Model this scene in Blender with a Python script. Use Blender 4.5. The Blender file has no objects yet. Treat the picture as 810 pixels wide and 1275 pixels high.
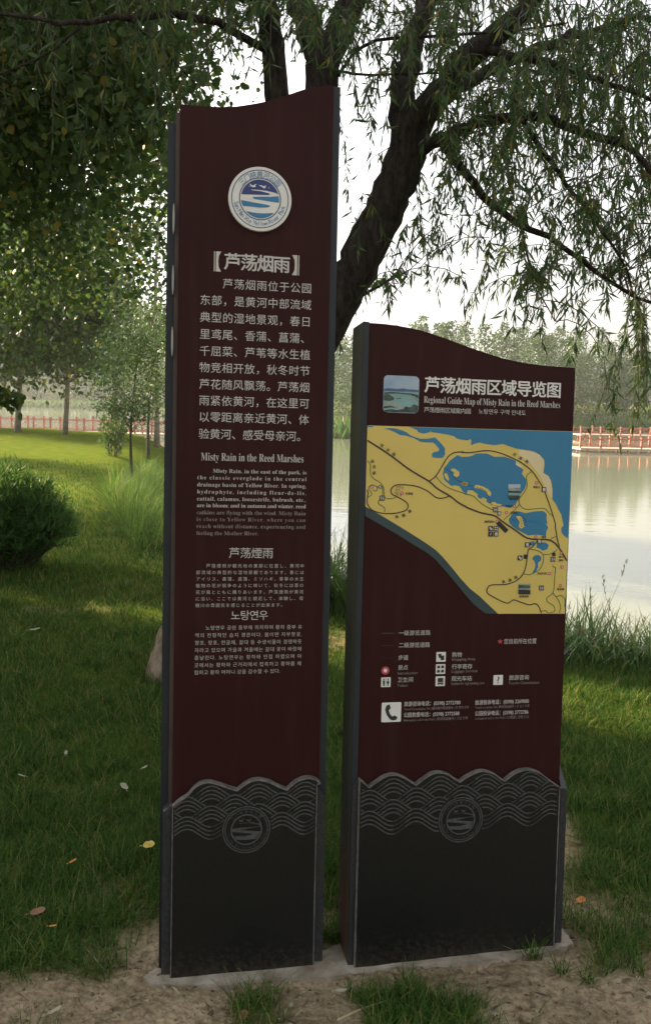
import bpy, bmesh, math, random
import numpy as np
from mathutils import Matrix, Vector
random.seed(7)
rng = np.random.default_rng(7)
C = bpy.context.scene.collection
scene = bpy.context.scene

# ------------------------------------------------------------------ camera
F, CX, CY, H0, ROLL, CAMZ = 1070.0, 405.0, 637.5, 497.0, 0.0225, 1.55
_p = math.atan((CY - H0) / F)
_c, _s = math.cos(_p), math.sin(_p)
_cr, _sr = math.cos(ROLL), math.sin(ROLL)
FWD = np.array([0, _c, -_s])
_up = np.array([0, _s, _c])
_ri = np.array([1.0, 0, 0])
RT = _ri * _cr + _up * _sr
UP = _up * _cr - _ri * _sr
CAM = np.array([0, 0, CAMZ])
cam = bpy.data.objects.new('camera', bpy.data.cameras.new('camera'))
C.objects.link(cam)
cam.data.sensor_fit = 'VERTICAL'
cam.data.sensor_height = 24.0
cam.data.lens = 24.0 * F / 1275.0
cam.data.clip_start = 0.02
cam.data.clip_end = 3000
cam.matrix_world = Matrix(((RT[0], UP[0], -FWD[0], 0), (RT[1], UP[1], -FWD[1], 0), (RT[2], UP[2], -FWD[2], CAMZ), (0, 0, 0, 1)))
scene.camera = cam

# ------------------------------------------------------------------ light
SUN_EL, SUN_AZ = math.radians(22), math.radians(-54)      # azimuth from +Y towards +X
world = bpy.data.worlds.new('World')
scene.world = world
world.use_nodes = True
wn, wl = world.node_tree.nodes, world.node_tree.links
sky = wn.new('ShaderNodeTexSky')
sky.sky_type = 'NISHITA'
sky.sun_disc = False
sky.sun_elevation = SUN_EL
sky.sun_rotation = SUN_AZ
sky.air_density = 1.0
sky.dust_density = 6.0
sky.ozone_density = 1.0
hsv = wn.new('ShaderNodeHueSaturation')
hsv.inputs['Saturation'].default_value = 0.15
wl.new(sky.outputs[0], hsv.inputs['Color'])
wl.new(hsv.outputs[0], wn['Background'].inputs[0])
wn['Background'].inputs[1].default_value = 0.11
sun = bpy.data.objects.new('sun', bpy.data.lights.new('sun', 'SUN'))
C.objects.link(sun)
sun.data.energy = 5.0
sun.data.angle = math.radians(0.6)
sun.data.color = (1.0, 0.79, 0.45)
sd = Vector((math.sin(SUN_AZ) * math.cos(SUN_EL), math.cos(SUN_AZ) * math.cos(SUN_EL), math.sin(SUN_EL)))
sun.rotation_euler = sd.to_track_quat('Z', 'Y').to_euler()
scene.view_settings.view_transform = 'Standard'
scene.view_settings.look = 'None'
scene.view_settings.exposure = 2.0
scene.view_settings.gamma = 1
scene.view_settings.use_curve_mapping = False
scene.cycles.max_bounces = 6
scene.cycles.transparent_max_bounces = 4
scene.cycles.volume_bounces = 0

# ------------------------------------------------------------------ helpers
def ray(px, py):
    return FWD + RT * ((px - CX) / F) - UP * ((py - CY) / F)

def gp(px, py, z=0.0):
    d = ray(px, py)
    return CAM + d * ((z - CAMZ) / d[2])

def at(px, py, Y):
    d = ray(px, py)
    return CAM + d * (Y / d[1])

def tag(o, label=None, cat=None, group=None, kind=None):
    if label: o['label'] = label
    if cat: o['category'] = cat
    if group: o['group'] = group
    if kind: o['kind'] = kind
    return o

def empty(name, loc, label, cat, group=None, rz=0, M=None):
    o = bpy.data.objects.new(name, None)
    C.objects.link(o)
    o.empty_display_size = .1
    if M is not None: o.matrix_world = M
    else:
        o.location = loc
        o.rotation_euler = (0, 0, rz)
    return tag(o, label, cat, group)

def mesh_obj(name, verts, faces, mat, parent=None, smooth=False, matidx=None):
    me = bpy.data.meshes.new(name)
    me.from_pydata([tuple(map(float, v)) for v in verts], [], faces)
    mats = mat if isinstance(mat, (list, tuple)) else [mat]
    for m in mats: me.materials.append(m)
    if matidx is not None: me.polygons.foreach_set('material_index', matidx)
    if smooth: me.polygons.foreach_set('use_smooth', [True] * len(me.polygons))
    me.update()
    o = bpy.data.objects.new(name, me)
    C.objects.link(o)
    if parent is not None: o.parent = parent
    return o

def np_mesh(name, V, k, mat, parent=None, smooth=False):
    """V: (n*k,3) vertices, consecutive k-gons."""
    n = len(V) // k
    me = bpy.data.meshes.new(name)
    me.vertices.add(n * k)
    me.vertices.foreach_set('co', np.ascontiguousarray(V, dtype=np.float32).ravel())
    me.loops.add(n * k)
    me.loops.foreach_set('vertex_index', np.arange(n * k, dtype=np.int32))
    me.polygons.add(n)
    me.polygons.foreach_set('loop_start', np.arange(0, n * k, k, dtype=np.int32))
    me.polygons.foreach_set('loop_total', np.full(n, k, dtype=np.int32))
    if smooth: me.polygons.foreach_set('use_smooth', np.ones(n, dtype=bool))
    me.materials.append(mat)
    me.update(calc_edges=True)
    me.validate()
    o = bpy.data.objects.new(name, me)
    C.objects.link(o)
    if parent is not None: o.parent = parent
    return o

class MB:
    def __init__(s): s.v = []; s.f = []
    def add(s, v, f):
        b = len(s.v); s.v += [tuple(map(float, q)) for q in v]; s.f += [[i + b for i in q] for q in f]
    def box(s, lo, hi):
        x0, y0, z0 = lo; x1, y1, z1 = hi
        s.add([(x0,y0,z0),(x1,y0,z0),(x1,y1,z0),(x0,y1,z0),(x0,y0,z1),(x1,y0,z1),(x1,y1,z1),(x0,y1,z1)],
              [(0,3,2,1),(4,5,6,7),(0,1,5,4),(1,2,6,5),(2,3,7,6),(3,0,4,7)])
    def tube(s, pts, rad, n=8, cap=True):
        pts = [np.array(p, float) for p in pts]
        rings = []; a = None
        for i, p in enumerate(pts):
            d = pts[min(i+1, len(pts)-1)] - pts[max(i-1, 0)]
            d = d / (np.linalg.norm(d) + 1e-9)
            if a is None: a = np.cross(d, (0, 0, 1.0)) if abs(d[2]) < .9 else np.cross(d, (1.0, 0, 0))
            a = a - d*(a@d); a /= np.linalg.norm(a) + 1e-9
            b = np.cross(d, a)
            r = rad[i] if hasattr(rad, '__len__') else rad
            rings.append([p + r * (math.cos(2*math.pi*k/n) * a + math.sin(2*math.pi*k/n) * b) for k in range(n)])
        v = [q for r in rings for q in r]
        f = [(i*n+k, i*n+(k+1) % n, (i+1)*n+(k+1) % n, (i+1)*n+k) for i in range(len(pts)-1) for k in range(n)]
        if cap: f += [tuple(range(n))[::-1], tuple((len(pts)-1)*n + k for k in range(n))]
        s.add(v, f)
    def bar(s, a, b, w, h):
        a, b = np.array(a, float), np.array(b, float)
        d = b - a; d /= np.linalg.norm(d)
        u = np.cross(d, (0, 0, 1.0)); 
        if np.linalg.norm(u) < .05: u = np.array([1.0, 0, 0])
        u /= np.linalg.norm(u); t = np.cross(u, d)
        u = u * w / 2; t = t * h / 2
        s.add([a-u-t, a+u-t, a+u+t, a-u+t, b-u-t, b+u-t, b+u+t, b-u+t],
              [(0,3,2,1),(4,5,6,7),(0,1,5,4),(1,2,6,5),(2,3,7,6),(3,0,4,7)])
    def build(s, name, mat, parent=None, smooth=False): return mesh_obj(name, s.v, s.f, mat, parent, smooth)

# value noise (numpy)
_lat = np.random.default_rng(3).random((256, 256))
def vnoise(x, y):
    x = np.asarray(x, float); y = np.asarray(y, float)
    xi = np.floor(x).astype(int); yi = np.floor(y).astype(int)
    fx = x - xi; fy = y - yi
    fx = fx*fx*(3-2*fx); fy = fy*fy*(3-2*fy)
    a = _lat[xi % 256, yi % 256]; b = _lat[(xi+1) % 256, yi % 256]; c = _lat[xi % 256, (yi+1) % 256]; d = _lat[(xi+1) % 256, (yi+1) % 256]
    return (a*(1-fx)+b*fx)*(1-fy) + (c*(1-fx)+d*fx)*fy
def fbm(x, y, o=4):
    s = 0; a = .5
    for i in range(o):
        s = s + a * vnoise(x + 17.3*i, y + 9.1*i); x = x*2; y = y*2; a *= .5
    return s / (1 - .5**o)

# ------------------------------------------------------------------ materials
def mat(name, col, rough=.6, var=.12, scale=8.0, bump=0.0, bscale=60.0, metal=0.0, spec=.5, col2=None, coords='Object'):
    m = bpy.data.materials.new(name); m.use_nodes = True
    n, l = m.node_tree.nodes, m.node_tree.links
    b = n['Principled BSDF']
    tc = n.new('ShaderNodeTexCoord')
    nz = n.new('ShaderNodeTexNoise'); nz.inputs['Scale'].default_value = scale; nz.inputs['Detail'].default_value = 6
    l.new(tc.outputs[coords], nz.inputs['Vector'])
    rp = n.new('ShaderNodeValToRGB')
    c2 = col2 if col2 else tuple(min(1, c*(1+var)) for c in col)
    c1 = col if col2 else tuple(c*(1-var) for c in col)
    rp.color_ramp.elements[0].position = .3; rp.color_ramp.elements[1].position = .7
    rp.color_ramp.elements[0].color = (*c1, 1); rp.color_ramp.elements[1].color = (*c2, 1)
    l.new(nz.outputs['Fac'], rp.inputs[0]); l.new(rp.outputs[0], b.inputs['Base Color'])
    b.inputs['Roughness'].default_value = rough; b.inputs['Metallic'].default_value = metal
    b.inputs['Specular IOR Level'].default_value = spec
    if bump:
        n2 = n.new('ShaderNodeTexNoise'); n2.inputs['Scale'].default_value = bscale; n2.inputs['Detail'].default_value = 5
        l.new(tc.outputs[coords], n2.inputs['Vector'])
        bp = n.new('ShaderNodeBump'); bp.inputs['Strength'].default_value = bump; bp.inputs['Distance'].default_value = .01
        l.new(n2.outputs['Fac'], bp.inputs['Height']); l.new(bp.outputs[0], b.inputs['Normal'])
    return m

def bark_mat(name, c1, c2, st):
    m = bpy.data.materials.new(name); m.use_nodes = True
    n, l = m.node_tree.nodes, m.node_tree.links; b = n['Principled BSDF']
    tc = n.new('ShaderNodeTexCoord'); mp = n.new('ShaderNodeMapping'); mp.inputs['Scale'].default_value = (1, 1, .28); mp.inputs['Rotation'].default_value = (0, .45, 0); l.new(tc.outputs['Object'], mp.inputs[0])
    q = n.new('ShaderNodeTexNoise'); q.inputs['Scale'].default_value = 34; q.inputs['Detail'].default_value = 7; q.inputs['Roughness'].default_value = .65; q.inputs['Distortion'].default_value = .6; l.new(mp.outputs[0], q.inputs['Vector'])
    rp = n.new('ShaderNodeValToRGB'); rp.color_ramp.elements[0].position = .38; rp.color_ramp.elements[1].position = .62
    rp.color_ramp.elements[0].color = (*c1, 1); rp.color_ramp.elements[1].color = (*c2, 1); l.new(q.outputs['Fac'], rp.inputs[0]); l.new(rp.outputs[0], b.inputs['Base Color'])
    b.inputs['Roughness'].default_value = .95; b.inputs['Specular IOR Level'].default_value = .1
    bp = n.new('ShaderNodeBump'); bp.inputs['Strength'].default_value = st; bp.inputs['Distance'].default_value = .03
    l.new(q.outputs['Fac'], bp.inputs['Height']); l.new(bp.outputs[0], b.inputs['Normal'])
    return m

def leaf_mat(name, cols, trans=.35, rough=.5, spec=.3):
    """cols: list of (pos, rgb), picked per leaf."""
    m = bpy.data.materials.new(name); m.use_nodes = True
    n, l = m.node_tree.nodes, m.node_tree.links
    b = n['Principled BSDF']; out = n['Material Output']
    g = n.new('ShaderNodeNewGeometry')
    rp = n.new('ShaderNodeValToRGB')
    while len(rp.color_ramp.elements) < len(cols): rp.color_ramp.elements.new(.5)
    for e, (p, c) in zip(rp.color_ramp.elements, cols): e.position = p; e.color = (*c, 1)
    l.new(g.outputs['Random Per Island'], rp.inputs[0])
    l.new(rp.outputs[0], b.inputs['Base Color'])
    b.inputs['Roughness'].default_value = rough; b.inputs['Specular IOR Level'].default_value = spec
    t = n.new('ShaderNodeBsdfTranslucent'); l.new(rp.outputs[0], t.inputs[0])
    mx = n.new('ShaderNodeMixShader'); mx.inputs[0].default_value = trans
    l.new(b.outputs[0], mx.inputs[1]); l.new(t.outputs[0], mx.inputs[2]); l.new(mx.outputs[0], out.inputs[0])
    return m

M = {}
M['maroon'] = mat('maroon_paint', (.027, .0070, .0060), .5, .14, 2.2, .05, 400, spec=.10)
M['frame'] = mat('dark_grey_metal', (.017, .021, .025), .5, .2, 6, .04, 200, spec=.3)
M['filler'] = mat('brown_metal', (.06, .04, .032), .6, .2, 12)
M['granite'] = mat('black_granite', (.0055, .006, .0055), .4, .5, 160, .0, 100, spec=.35)
M['granite_side'] = mat('grey_granite', (.020, .022, .025), .4, .4, 120)
M['rough_stone'] = mat('sawn_stone_edge', (.12, .115, .10), .9, .4, 40, .5, 120)
M['carved'] = mat('carved_granite', (.052, .054, .050), .85, .25, 90)
M['clip'] = mat('sky_gap_tone', (.30, .30, .28), .4, .1, 20)  # bright sky in the sign's side gaps, put in as a pale colour
M['white'] = mat('white_vinyl', (.62, .62, .58), .55, .05, 10)
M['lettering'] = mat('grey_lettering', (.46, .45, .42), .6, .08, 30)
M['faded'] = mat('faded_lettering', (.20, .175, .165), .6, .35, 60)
M['navy'] = mat('navy_print', (.015, .03, .14), .5)
M['teal'] = mat('teal_print', (.02, .15, .30), .5)
M['mapland'] = mat('map_yellow', (.56, .43, .100), .55, .05, 4)
M['mapwater'] = mat('map_blue', (.018, .155, .28), .55, .05, 4)
M['mapedge'] = mat('map_dark_green', (.018, .042, .045), .55, .05, 4)
M['mapfade'] = mat('map_pale_patch', (.60, .50, .28), .55, .05, 6)
M['road'] = mat('map_road', (.035, .022, .018), .6, .1)
M['mpath'] = mat('map_path', (.025, .12, .04), .6, .1)
M['ink'] = mat('black_ink', (.016, .014, .014), .6, .1)
M['red'] = mat('red_print', (.42, .045, .05), .55, .05)
M['pink'] = mat('pink_print', (.62, .36, .32), .55, .05)
M['photosky'] = mat('photo_sky', (.20, .31, .42), .5, .1, 14, col2=(.36, .42, .46))
M['photohill'] = mat('photo_hill', (.05, .09, .17), .5, .2, 30)
M['photolake'] = mat('photo_lake', (.17, .30, .29), .5, .1, 20)
M['photogreen'] = mat('photo_green', (.025, .05, .035), .5, .8, 60)
M['photosand'] = mat('photo_sand', (.26, .28, .22), .5, .3, 60)
M['concrete'] = mat('pale_concrete', (.13, .10, .065), .95, 0, 13, .8, 50, col2=(.36, .325, .26))
M['redwood'] = mat('red_painted_wood', (.34, .085, .06), .7, .2, 6)
M['dullred'] = mat('weathered_red_wood', (.36, .125, .075), .8, .25, 6)
M['lattice'] = mat('pale_lattice', (.46, .33, .27), .8, .15, 4)
M['deck'] = mat('deck_timber', (.40, .31, .24), .8, .2, 4)
M['willowbark'] = bark_mat('willow_bark', (.022, .018, .015), (.055, .047, .039), 1.0)
M['poplarbark'] = mat('poplar_bark', (.24, .20, .155), .9, .35, 6, .6, 30)
M['basebark'] = bark_mat('sunlit_bark', (.16, .125, .09), (.36, .29, .21), .9)  # sunlight on the willow's foot put into a lighter bark colour
M['twig'] = mat('twig_bark', (.06, .045, .03), .9, .3, 10)
M['willowleaf'] = leaf_mat('willow_leaf', [(0, (.030, .066, .020)), (.5, (.052, .102, .028)), (.9, (.085, .135, .034)), (.985, (.20, .17, .03))], .38)
M['poplarleaf'] = leaf_mat('poplar_leaf', [(0, (.034, .072, .020)), (.55, (.066, .115, .028)), (.955, (.11, .155, .036)), (.975, (.24, .20, .03)), (1, (.30, .24, .05))], .46)
M['midleaf'] = leaf_mat('far_poplar_leaf', [(0, (.035, .075, .02)), (.6, (.065, .115, .03)), (1, (.11, .15, .04))], .4)
M['farleaf'] = leaf_mat('grove_leaf', [(0, (.032, .068, .026)), (.6, (.058, .10, .036)), (1, (.10, .135, .05))], .4, .6, .05)
M['shrubleaf'] = leaf_mat('shrub_leaf', [(0, (.040, .095, .025)), (.6, (.07, .155, .035)), (1, (.12, .20, .045))], .4, .55, .15)
M['reed'] = leaf_mat('reed_blade', [(0, (.035, .085, .025)), (.5, (.065, .135, .035)), (.9, (.12, .18, .045)), (1, (.24, .20, .09))], .4)
M['meadow'] = leaf_mat('meadow_blade', [(0, (.05, .11, .02)), (.5, (.09, .17, .03)), (.9, (.15, .21, .045)), (1, (.26, .22, .10))], .45, .6, .05)
M['shore'] = leaf_mat('shore_grass', [(0, (.042, .095, .022)), (.6, (.062, .12, .027)), (1, (.09, .135, .034))], .4, .6, .05)
M['plume'] = leaf_mat('reed_plume', [(0, (.16, .13, .09)), (1, (.28, .23, .15))], .3)
M['grass'] = leaf_mat('grass_blade', [(0, (.027, .074, .014)), (.5, (.054, .122, .022)), (.86, (.105, .165, .032)), (1, (.30, .24, .10))], .35, .6, .05)
M['straw'] = mat('dry_straw', (.33, .27, .15), .8, .2, 20)
M['leafyellow'] = mat('yellow_leaf', (.55, .42, .08), .6, .15, 40)
M['leafpale'] = mat('pale_dry_leaf', (.30, .28, .20), .7, .15, 40)
M['leafbrown'] = mat('brown_leaf', (.20, .10, .05), .7, .25, 40)
M['leaforange'] = mat('orange_leaf', (.52, .20, .05), .7, .2, 40)

# rusty lower side of the map sign frame: stain with its own shape
def rust_mat():
    m = mat('stained_frame', (.040, .038, .032), .55, .15, 6)
    n, l = m.node_tree.nodes, m.node_tree.links
    b = n['Principled BSDF']; old = b.inputs['Base Color'].links[0].from_socket
    tc = n.new('ShaderNodeTexCoord'); sp = n.new('ShaderNodeSeparateXYZ'); l.new(tc.outputs['Object'], sp.inputs[0])
    nz = n.new('ShaderNodeTexNoise'); nz.inputs['Scale'].default_value = 14; l.new(tc.outputs['Object'], nz.inputs['Vector'])
    ad = n.new('ShaderNodeMath'); ad.operation = 'MULTIPLY_ADD'; ad.inputs[1].default_value = .25; l.new(nz.outputs['Fac'], ad.inputs[0]); l.new(sp.outputs['Z'], ad.inputs[2])
    mr = n.new('ShaderNodeMapRange'); mr.inputs[1].default_value = .30; mr.inputs[2].default_value = .52; mr.inputs[3].default_value = 1; mr.inputs[4].default_value = 0
    l.new(ad.outputs[0], mr.inputs[0])
    mx = n.new('ShaderNodeMix'); mx.data_type = 'RGBA'; mx.inputs[7].default_value = (.075, .035, .022, 1)
    l.new(mr.outputs[0], mx.inputs[0]); l.new(old, mx.inputs[6]); l.new(mx.outputs[2], b.inputs['Base Color'])
    return m
M['stained'] = rust_mat()

def weather(m, kind):
    n, l = m.node_tree.nodes, m.node_tree.links; b = n['Principled BSDF']; old = b.inputs['Base Color'].links[0].from_socket
    tc = n.new('ShaderNodeTexCoord'); mp = n.new('ShaderNodeMapping'); l.new(tc.outputs['Object'], mp.inputs[0])
    nz = n.new('ShaderNodeTexNoise'); nz.inputs['Detail'].default_value = 6; l.new(mp.outputs[0], nz.inputs['Vector'])
    mr = n.new('ShaderNodeMapRange'); mx = n.new('ShaderNodeMix'); mx.data_type = 'RGBA'
    if kind == 'streak':
        mp.inputs['Scale'].default_value = (17, 1, 1.6); nz.inputs['Scale'].default_value = 1.6
        mr.inputs[1].default_value = .50; mr.inputs[2].default_value = .85; mr.inputs[4].default_value = .12; l.new(nz.outputs['Fac'], mr.inputs[0])
        mx.inputs[7].default_value = (.085, .062, .055, 1)
    else:
        nz.inputs['Scale'].default_value = 85; nz.inputs['Roughness'].default_value = .7
        sp = n.new('ShaderNodeSeparateXYZ'); l.new(tc.outputs['Object'], sp.inputs[0])
        ma = n.new('ShaderNodeMath'); ma.operation = 'MULTIPLY_ADD'; ma.inputs[1].default_value = -2.4; l.new(sp.outputs['Z'], ma.inputs[0]); l.new(nz.outputs['Fac'], ma.inputs[2])
        mr.inputs[1].default_value = .36; mr.inputs[2].default_value = .72; mr.inputs[4].default_value = .42; l.new(ma.outputs[0], mr.inputs[0])
        mx.inputs[7].default_value = (.10, .078, .05, 1)
    l.new(mr.outputs[0], mx.inputs[0]); l.new(old, mx.inputs[6]); l.new(mx.outputs[2], b.inputs['Base Color'])
weather(M['maroon'], 'streak'); weather(M['granite'], 'splash'); weather(M['granite_side'], 'splash')

# ------------------------------------------------------------------ terrain
NEAR = [(-300, 75), (-60, 46), (-14, 39), (-8, 36), (-6.2, 30), (-4.9, 20), (-4.2, 16), (-3.3, 12.8), (-1.9, 9), (-.5, 6.6), (1.3, 5.35), (3, 5.2), (6, 5.6), (15, 6), (60, 2), (300, -40), (300, -300), (-300, -300)]
FAR = [(-600, 214), (-45, 214), (-24, 170), (-6, 84), (4, 78), (20, 100), (38, 120), (80, 128), (600, 160), (600, 1200), (-600, 1200)]
def sdist(x, y, poly, nseg):
    P = np.array(poly, float)
    d = np.full(x.shape, 1e9); ins = np.zeros(x.shape, bool)
    for i in range(len(P)):
        a, b = P[i], P[(i+1) % len(P)]
        if i < nseg:
            ab = b - a; t = np.clip(((x-a[0])*ab[0] + (y-a[1])*ab[1]) / (ab@ab), 0, 1)
            d = np.minimum(d, np.hypot(x-a[0]-t*ab[0], y-a[1]-t*ab[1]))
        cr = ((a[1] > y) != (b[1] > y)) & (x < (b[0]-a[0]) * (y-a[1]) / (b[1]-a[1] + 1e-12) + a[0])
        ins ^= cr
    return np.where(ins, d, -d)
def sst(a, b, t):
    t = np.clip((t-a)/(b-a), 0, 1); return t*t*(3-2*t)
WATER = -2.05
def ground_z(x, y):
    x = np.asarray(x, float); y = np.asarray(y, float)
    sn = sdist(x, y, NEAR, len(NEAR)-3)
    zn = -.006 + .10*(fbm(x*.25, y*.25, 2)-.5)*sst(3.2, 8, y) + .03*(fbm(x*2.2, y*2.2, 3)-.5)*sst(2.4, 3.2, y) - 2.7*sst(-.3, 4.2, -sn)
    sf = sdist(x, y, FAR, len(FAR)-3)
    zf = -2.6 + 1.0*sst(-3, 5, sf) + 1.9*sst(4, 30, sf) + 1.6*sst(25, 80, sf)
    return np.maximum(zn, zf)
SIGNS_XY = [(-.36, 2.14), (-.2, 2.17), (-.03, 2.2), (.15, 2.2), (.4, 2.26), (.68, 2.3)]
def soil(x, y):
    x = np.asarray(x, float); y = np.asarray(y, float)
    n = fbm(x*3.1+5, y*3.1, 4); n2 = fbm(x*9+2, y*9+7, 3)
    v = 1 - sst(2.22, 2.70, y + .16*(1-sst(-.6, .1, x)) + (n-.5)*1.0 + (n2-.5)*.45)
    dmin = np.full(x.shape, 9.)
    for a, b in SIGNS_XY: dmin = np.minimum(dmin, np.hypot(x-a, y-b))
    v = np.maximum(v, 1 - sst(.12, .45, dmin + (n2-.5)*.2))
    v = np.maximum(v, .9*sst(.62, .72, fbm(x*1.3+40, y*1.3+3, 3)) * (1-sst(4, 8, y)))
    tuft = sst(.50, .62, fbm(x*4+90, y*4+11, 3))        # grass islands in the bare earth
    leftish = 1 - sst(.05, .55, x)
    return v * (1 - tuft*(.35+.6*leftish)*(dmin > .12))

def axis(lo, hi, near0, near1, st, grow):
    a = list(np.arange(near0, near1, st)); s = st; v = a[-1]
    while v < hi: s *= grow; v += s; a.append(v)
    s = st; v = a[0]
    while v > lo: s *= grow; v -= s; a.insert(0, v)
    return np.array(a)
gx = axis(-420, 420, -3.0, 3.2, .035, 1.09)
gy = axis(-30, 560, 1.2, 7.5, .035, 1.07)
X, Y = np.meshgrid(gx, gy)
Z = ground_z(X, Y)
so = soil(X, Y) * (Y < 12)
near = (Y < 12) & (np.abs(X) < 6)
Z = Z + near * (so * .016 * (fbm(X*14, Y*14, 3)-.5) + .022*(fbm(X*5+3, Y*5, 3)-.5))
nx, ny = len(gx), len(gy)
V = np.stack([X, Y, Z], -1).reshape(-1, 3)
ii = (np.arange(ny-1)[:, None]*nx + np.arange(nx-1)[None]).ravel()
Fq = np.stack([ii, ii+1, ii+1+nx, ii+nx], -1)

def ground_mat():
    m = bpy.data.materials.new('lawn_and_soil'); m.use_nodes = True
    n, l = m.node_tree.nodes, m.node_tree.links; b = n['Principled BSDF']
    at_ = n.new('ShaderNodeAttribute'); at_.attribute_name = 'soil'
    tc = n.new('ShaderNodeTexCoord')
    def noise(sc, det=6):
        q = n.new('ShaderNodeTexNoise'); q.inputs['Scale'].default_value = sc; q.inputs['Detail'].default_value = det; l.new(tc.outputs['Object'], q.inputs['Vector']); return q
    def ramp(src, c1, c2, a=.3, bb=.7):
        r = n.new('ShaderNodeValToRGB'); r.color_ramp.elements[0].position = a; r.color_ramp.elements[1].position = bb
        r.color_ramp.elements[0].color = (*c1, 1); r.color_ramp.elements[1].color = (*c2, 1); l.new(src, r.inputs[0]); return r
    g1 = ramp(noise(3, 8).outputs['Fac'], (.068, .100, .015), (.120, .145, .026))
    s1 = ramp(noise(5, 8).outputs['Fac'], (.15, .115, .072), (.42, .335, .22))
    s2 = ramp(noise(60, 4).outputs['Fac'], (.30, .27, .22), (1, 1, 1), .35, .6)
    mu = n.new('ShaderNodeMix'); mu.data_type = 'RGBA'; mu.blend_type = 'MULTIPLY'; mu.inputs[0].default_value = .55
    l.new(s1.outputs[0], mu.inputs[6]); l.new(s2.outputs[0], mu.inputs[7])
    mx = n.new('ShaderNodeMix'); mx.data_type = 'RGBA'
    l.new(at_.outputs['Fac'], mx.inputs[0]); l.new(g1.outputs[0], mx.inputs[6]); l.new(mu.outputs[2], mx.inputs[7])
    l.new(mx.outputs[2], b.inputs['Base Color']); b.inputs['Roughness'].default_value = 1; b.inputs['Specular IOR Level'].default_value = 0
    bp = n.new('ShaderNodeBump'); bp.inputs['Strength'].default_value = 1.0; bp.inputs['Distance'].default_value = .02
    l.new(noise(45, 8).outputs['Fac'], bp.inputs['Height']); l.new(bp.outputs[0], b.inputs['Normal'])
    return m
g = mesh_obj('ground', V, Fq.tolist(), ground_mat(), smooth=True)
tag(g, kind='structure')
ca = g.data.attributes.new('soil', 'FLOAT', 'POINT')
ca.data.foreach_set('value', so.ravel().astype(np.float32))

def water_mat():
    m = bpy.data.materials.new('lake_water'); m.use_nodes = True
    n, l = m.node_tree.nodes, m.node_tree.links; b = n['Principled BSDF']
    b.inputs['Base Color'].default_value = (.17, .18, .13, 1); b.inputs['Roughness'].default_value = .06; b.inputs['IOR'].default_value = 1.33
    b.inputs['Specular IOR Level'].default_value = .8
    tc = n.new('ShaderNodeTexCoord'); mp = n.new('ShaderNodeMapping'); mp.inputs['Scale'].default_value = (.35, 1.6, 1); l.new(tc.outputs['Object'], mp.inputs[0])
    q = n.new('ShaderNodeTexNoise'); q.inputs['Scale'].default_value = 1.6; q.inputs['Detail'].default_value = 3; l.new(mp.outputs[0], q.inputs['Vector'])
    bp = n.new('ShaderNodeBump'); bp.inputs['Strength'].default_value = .10; bp.inputs['Distance'].default_value = .05
    l.new(q.outputs['Fac'], bp.inputs['Height']); l.new(bp.outputs[0], b.inputs['Normal'])
    return m
w = mesh_obj('lake_water', [(-415, 3, WATER), (415, 3, WATER), (415, 400, WATER), (-415, 400, WATER)], [(0, 1, 2, 3)], water_mat())
tag(w, kind='structure')

# ------------------------------------------------------------------ leaves and trees
def unit(v): return v / (np.linalg.norm(v, axis=-1, keepdims=True) + 1e-9)
def leaf_quads(P, D, L, Wd, fold=0.0):
    """diamond leaves: base P, direction D, length L, width Wd -> (n*4,3)"""
    n = len(P)
    D = unit(D); R = unit(rng.normal(size=(n, 3))); S = unit(np.cross(D, R))
    L = np.broadcast_to(np.asarray(L, float), (n,))[:, None]; Wd = np.broadcast_to(np.asarray(Wd, float), (n,))[:, None]
    mid = P + D*L*.42
    q = np.stack([P, mid + S*Wd/2, P + D*L, mid - S*Wd/2], 1)
    return q.reshape(-1, 3)

def leaf_hex(P, D, L, Wd):
    n = len(P); D = unit(D); S = unit(np.cross(D, unit(rng.normal(size=(n, 3))))); Nn = np.cross(D, S)
    L = L[:, None]; Wd = Wd[:, None]
    return np.stack([P, P+D*L*.22+S*Wd*.42, P+D*L*.55+S*Wd*.42-Nn*L*.06, P+D*L-Nn*L*.12, P+D*L*.55-S*Wd*.42-Nn*L*.06, P+D*L*.22-S*Wd*.42], 1).reshape(-1, 3)
def bez(p0, p1, bulge, n=6):
    t = np.linspace(0, 1, n)[:, None]
    m = (p0 + p1)/2 + bulge
    return (1-t)**2*p0 + 2*t*(1-t)*m + t*t*p1

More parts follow.
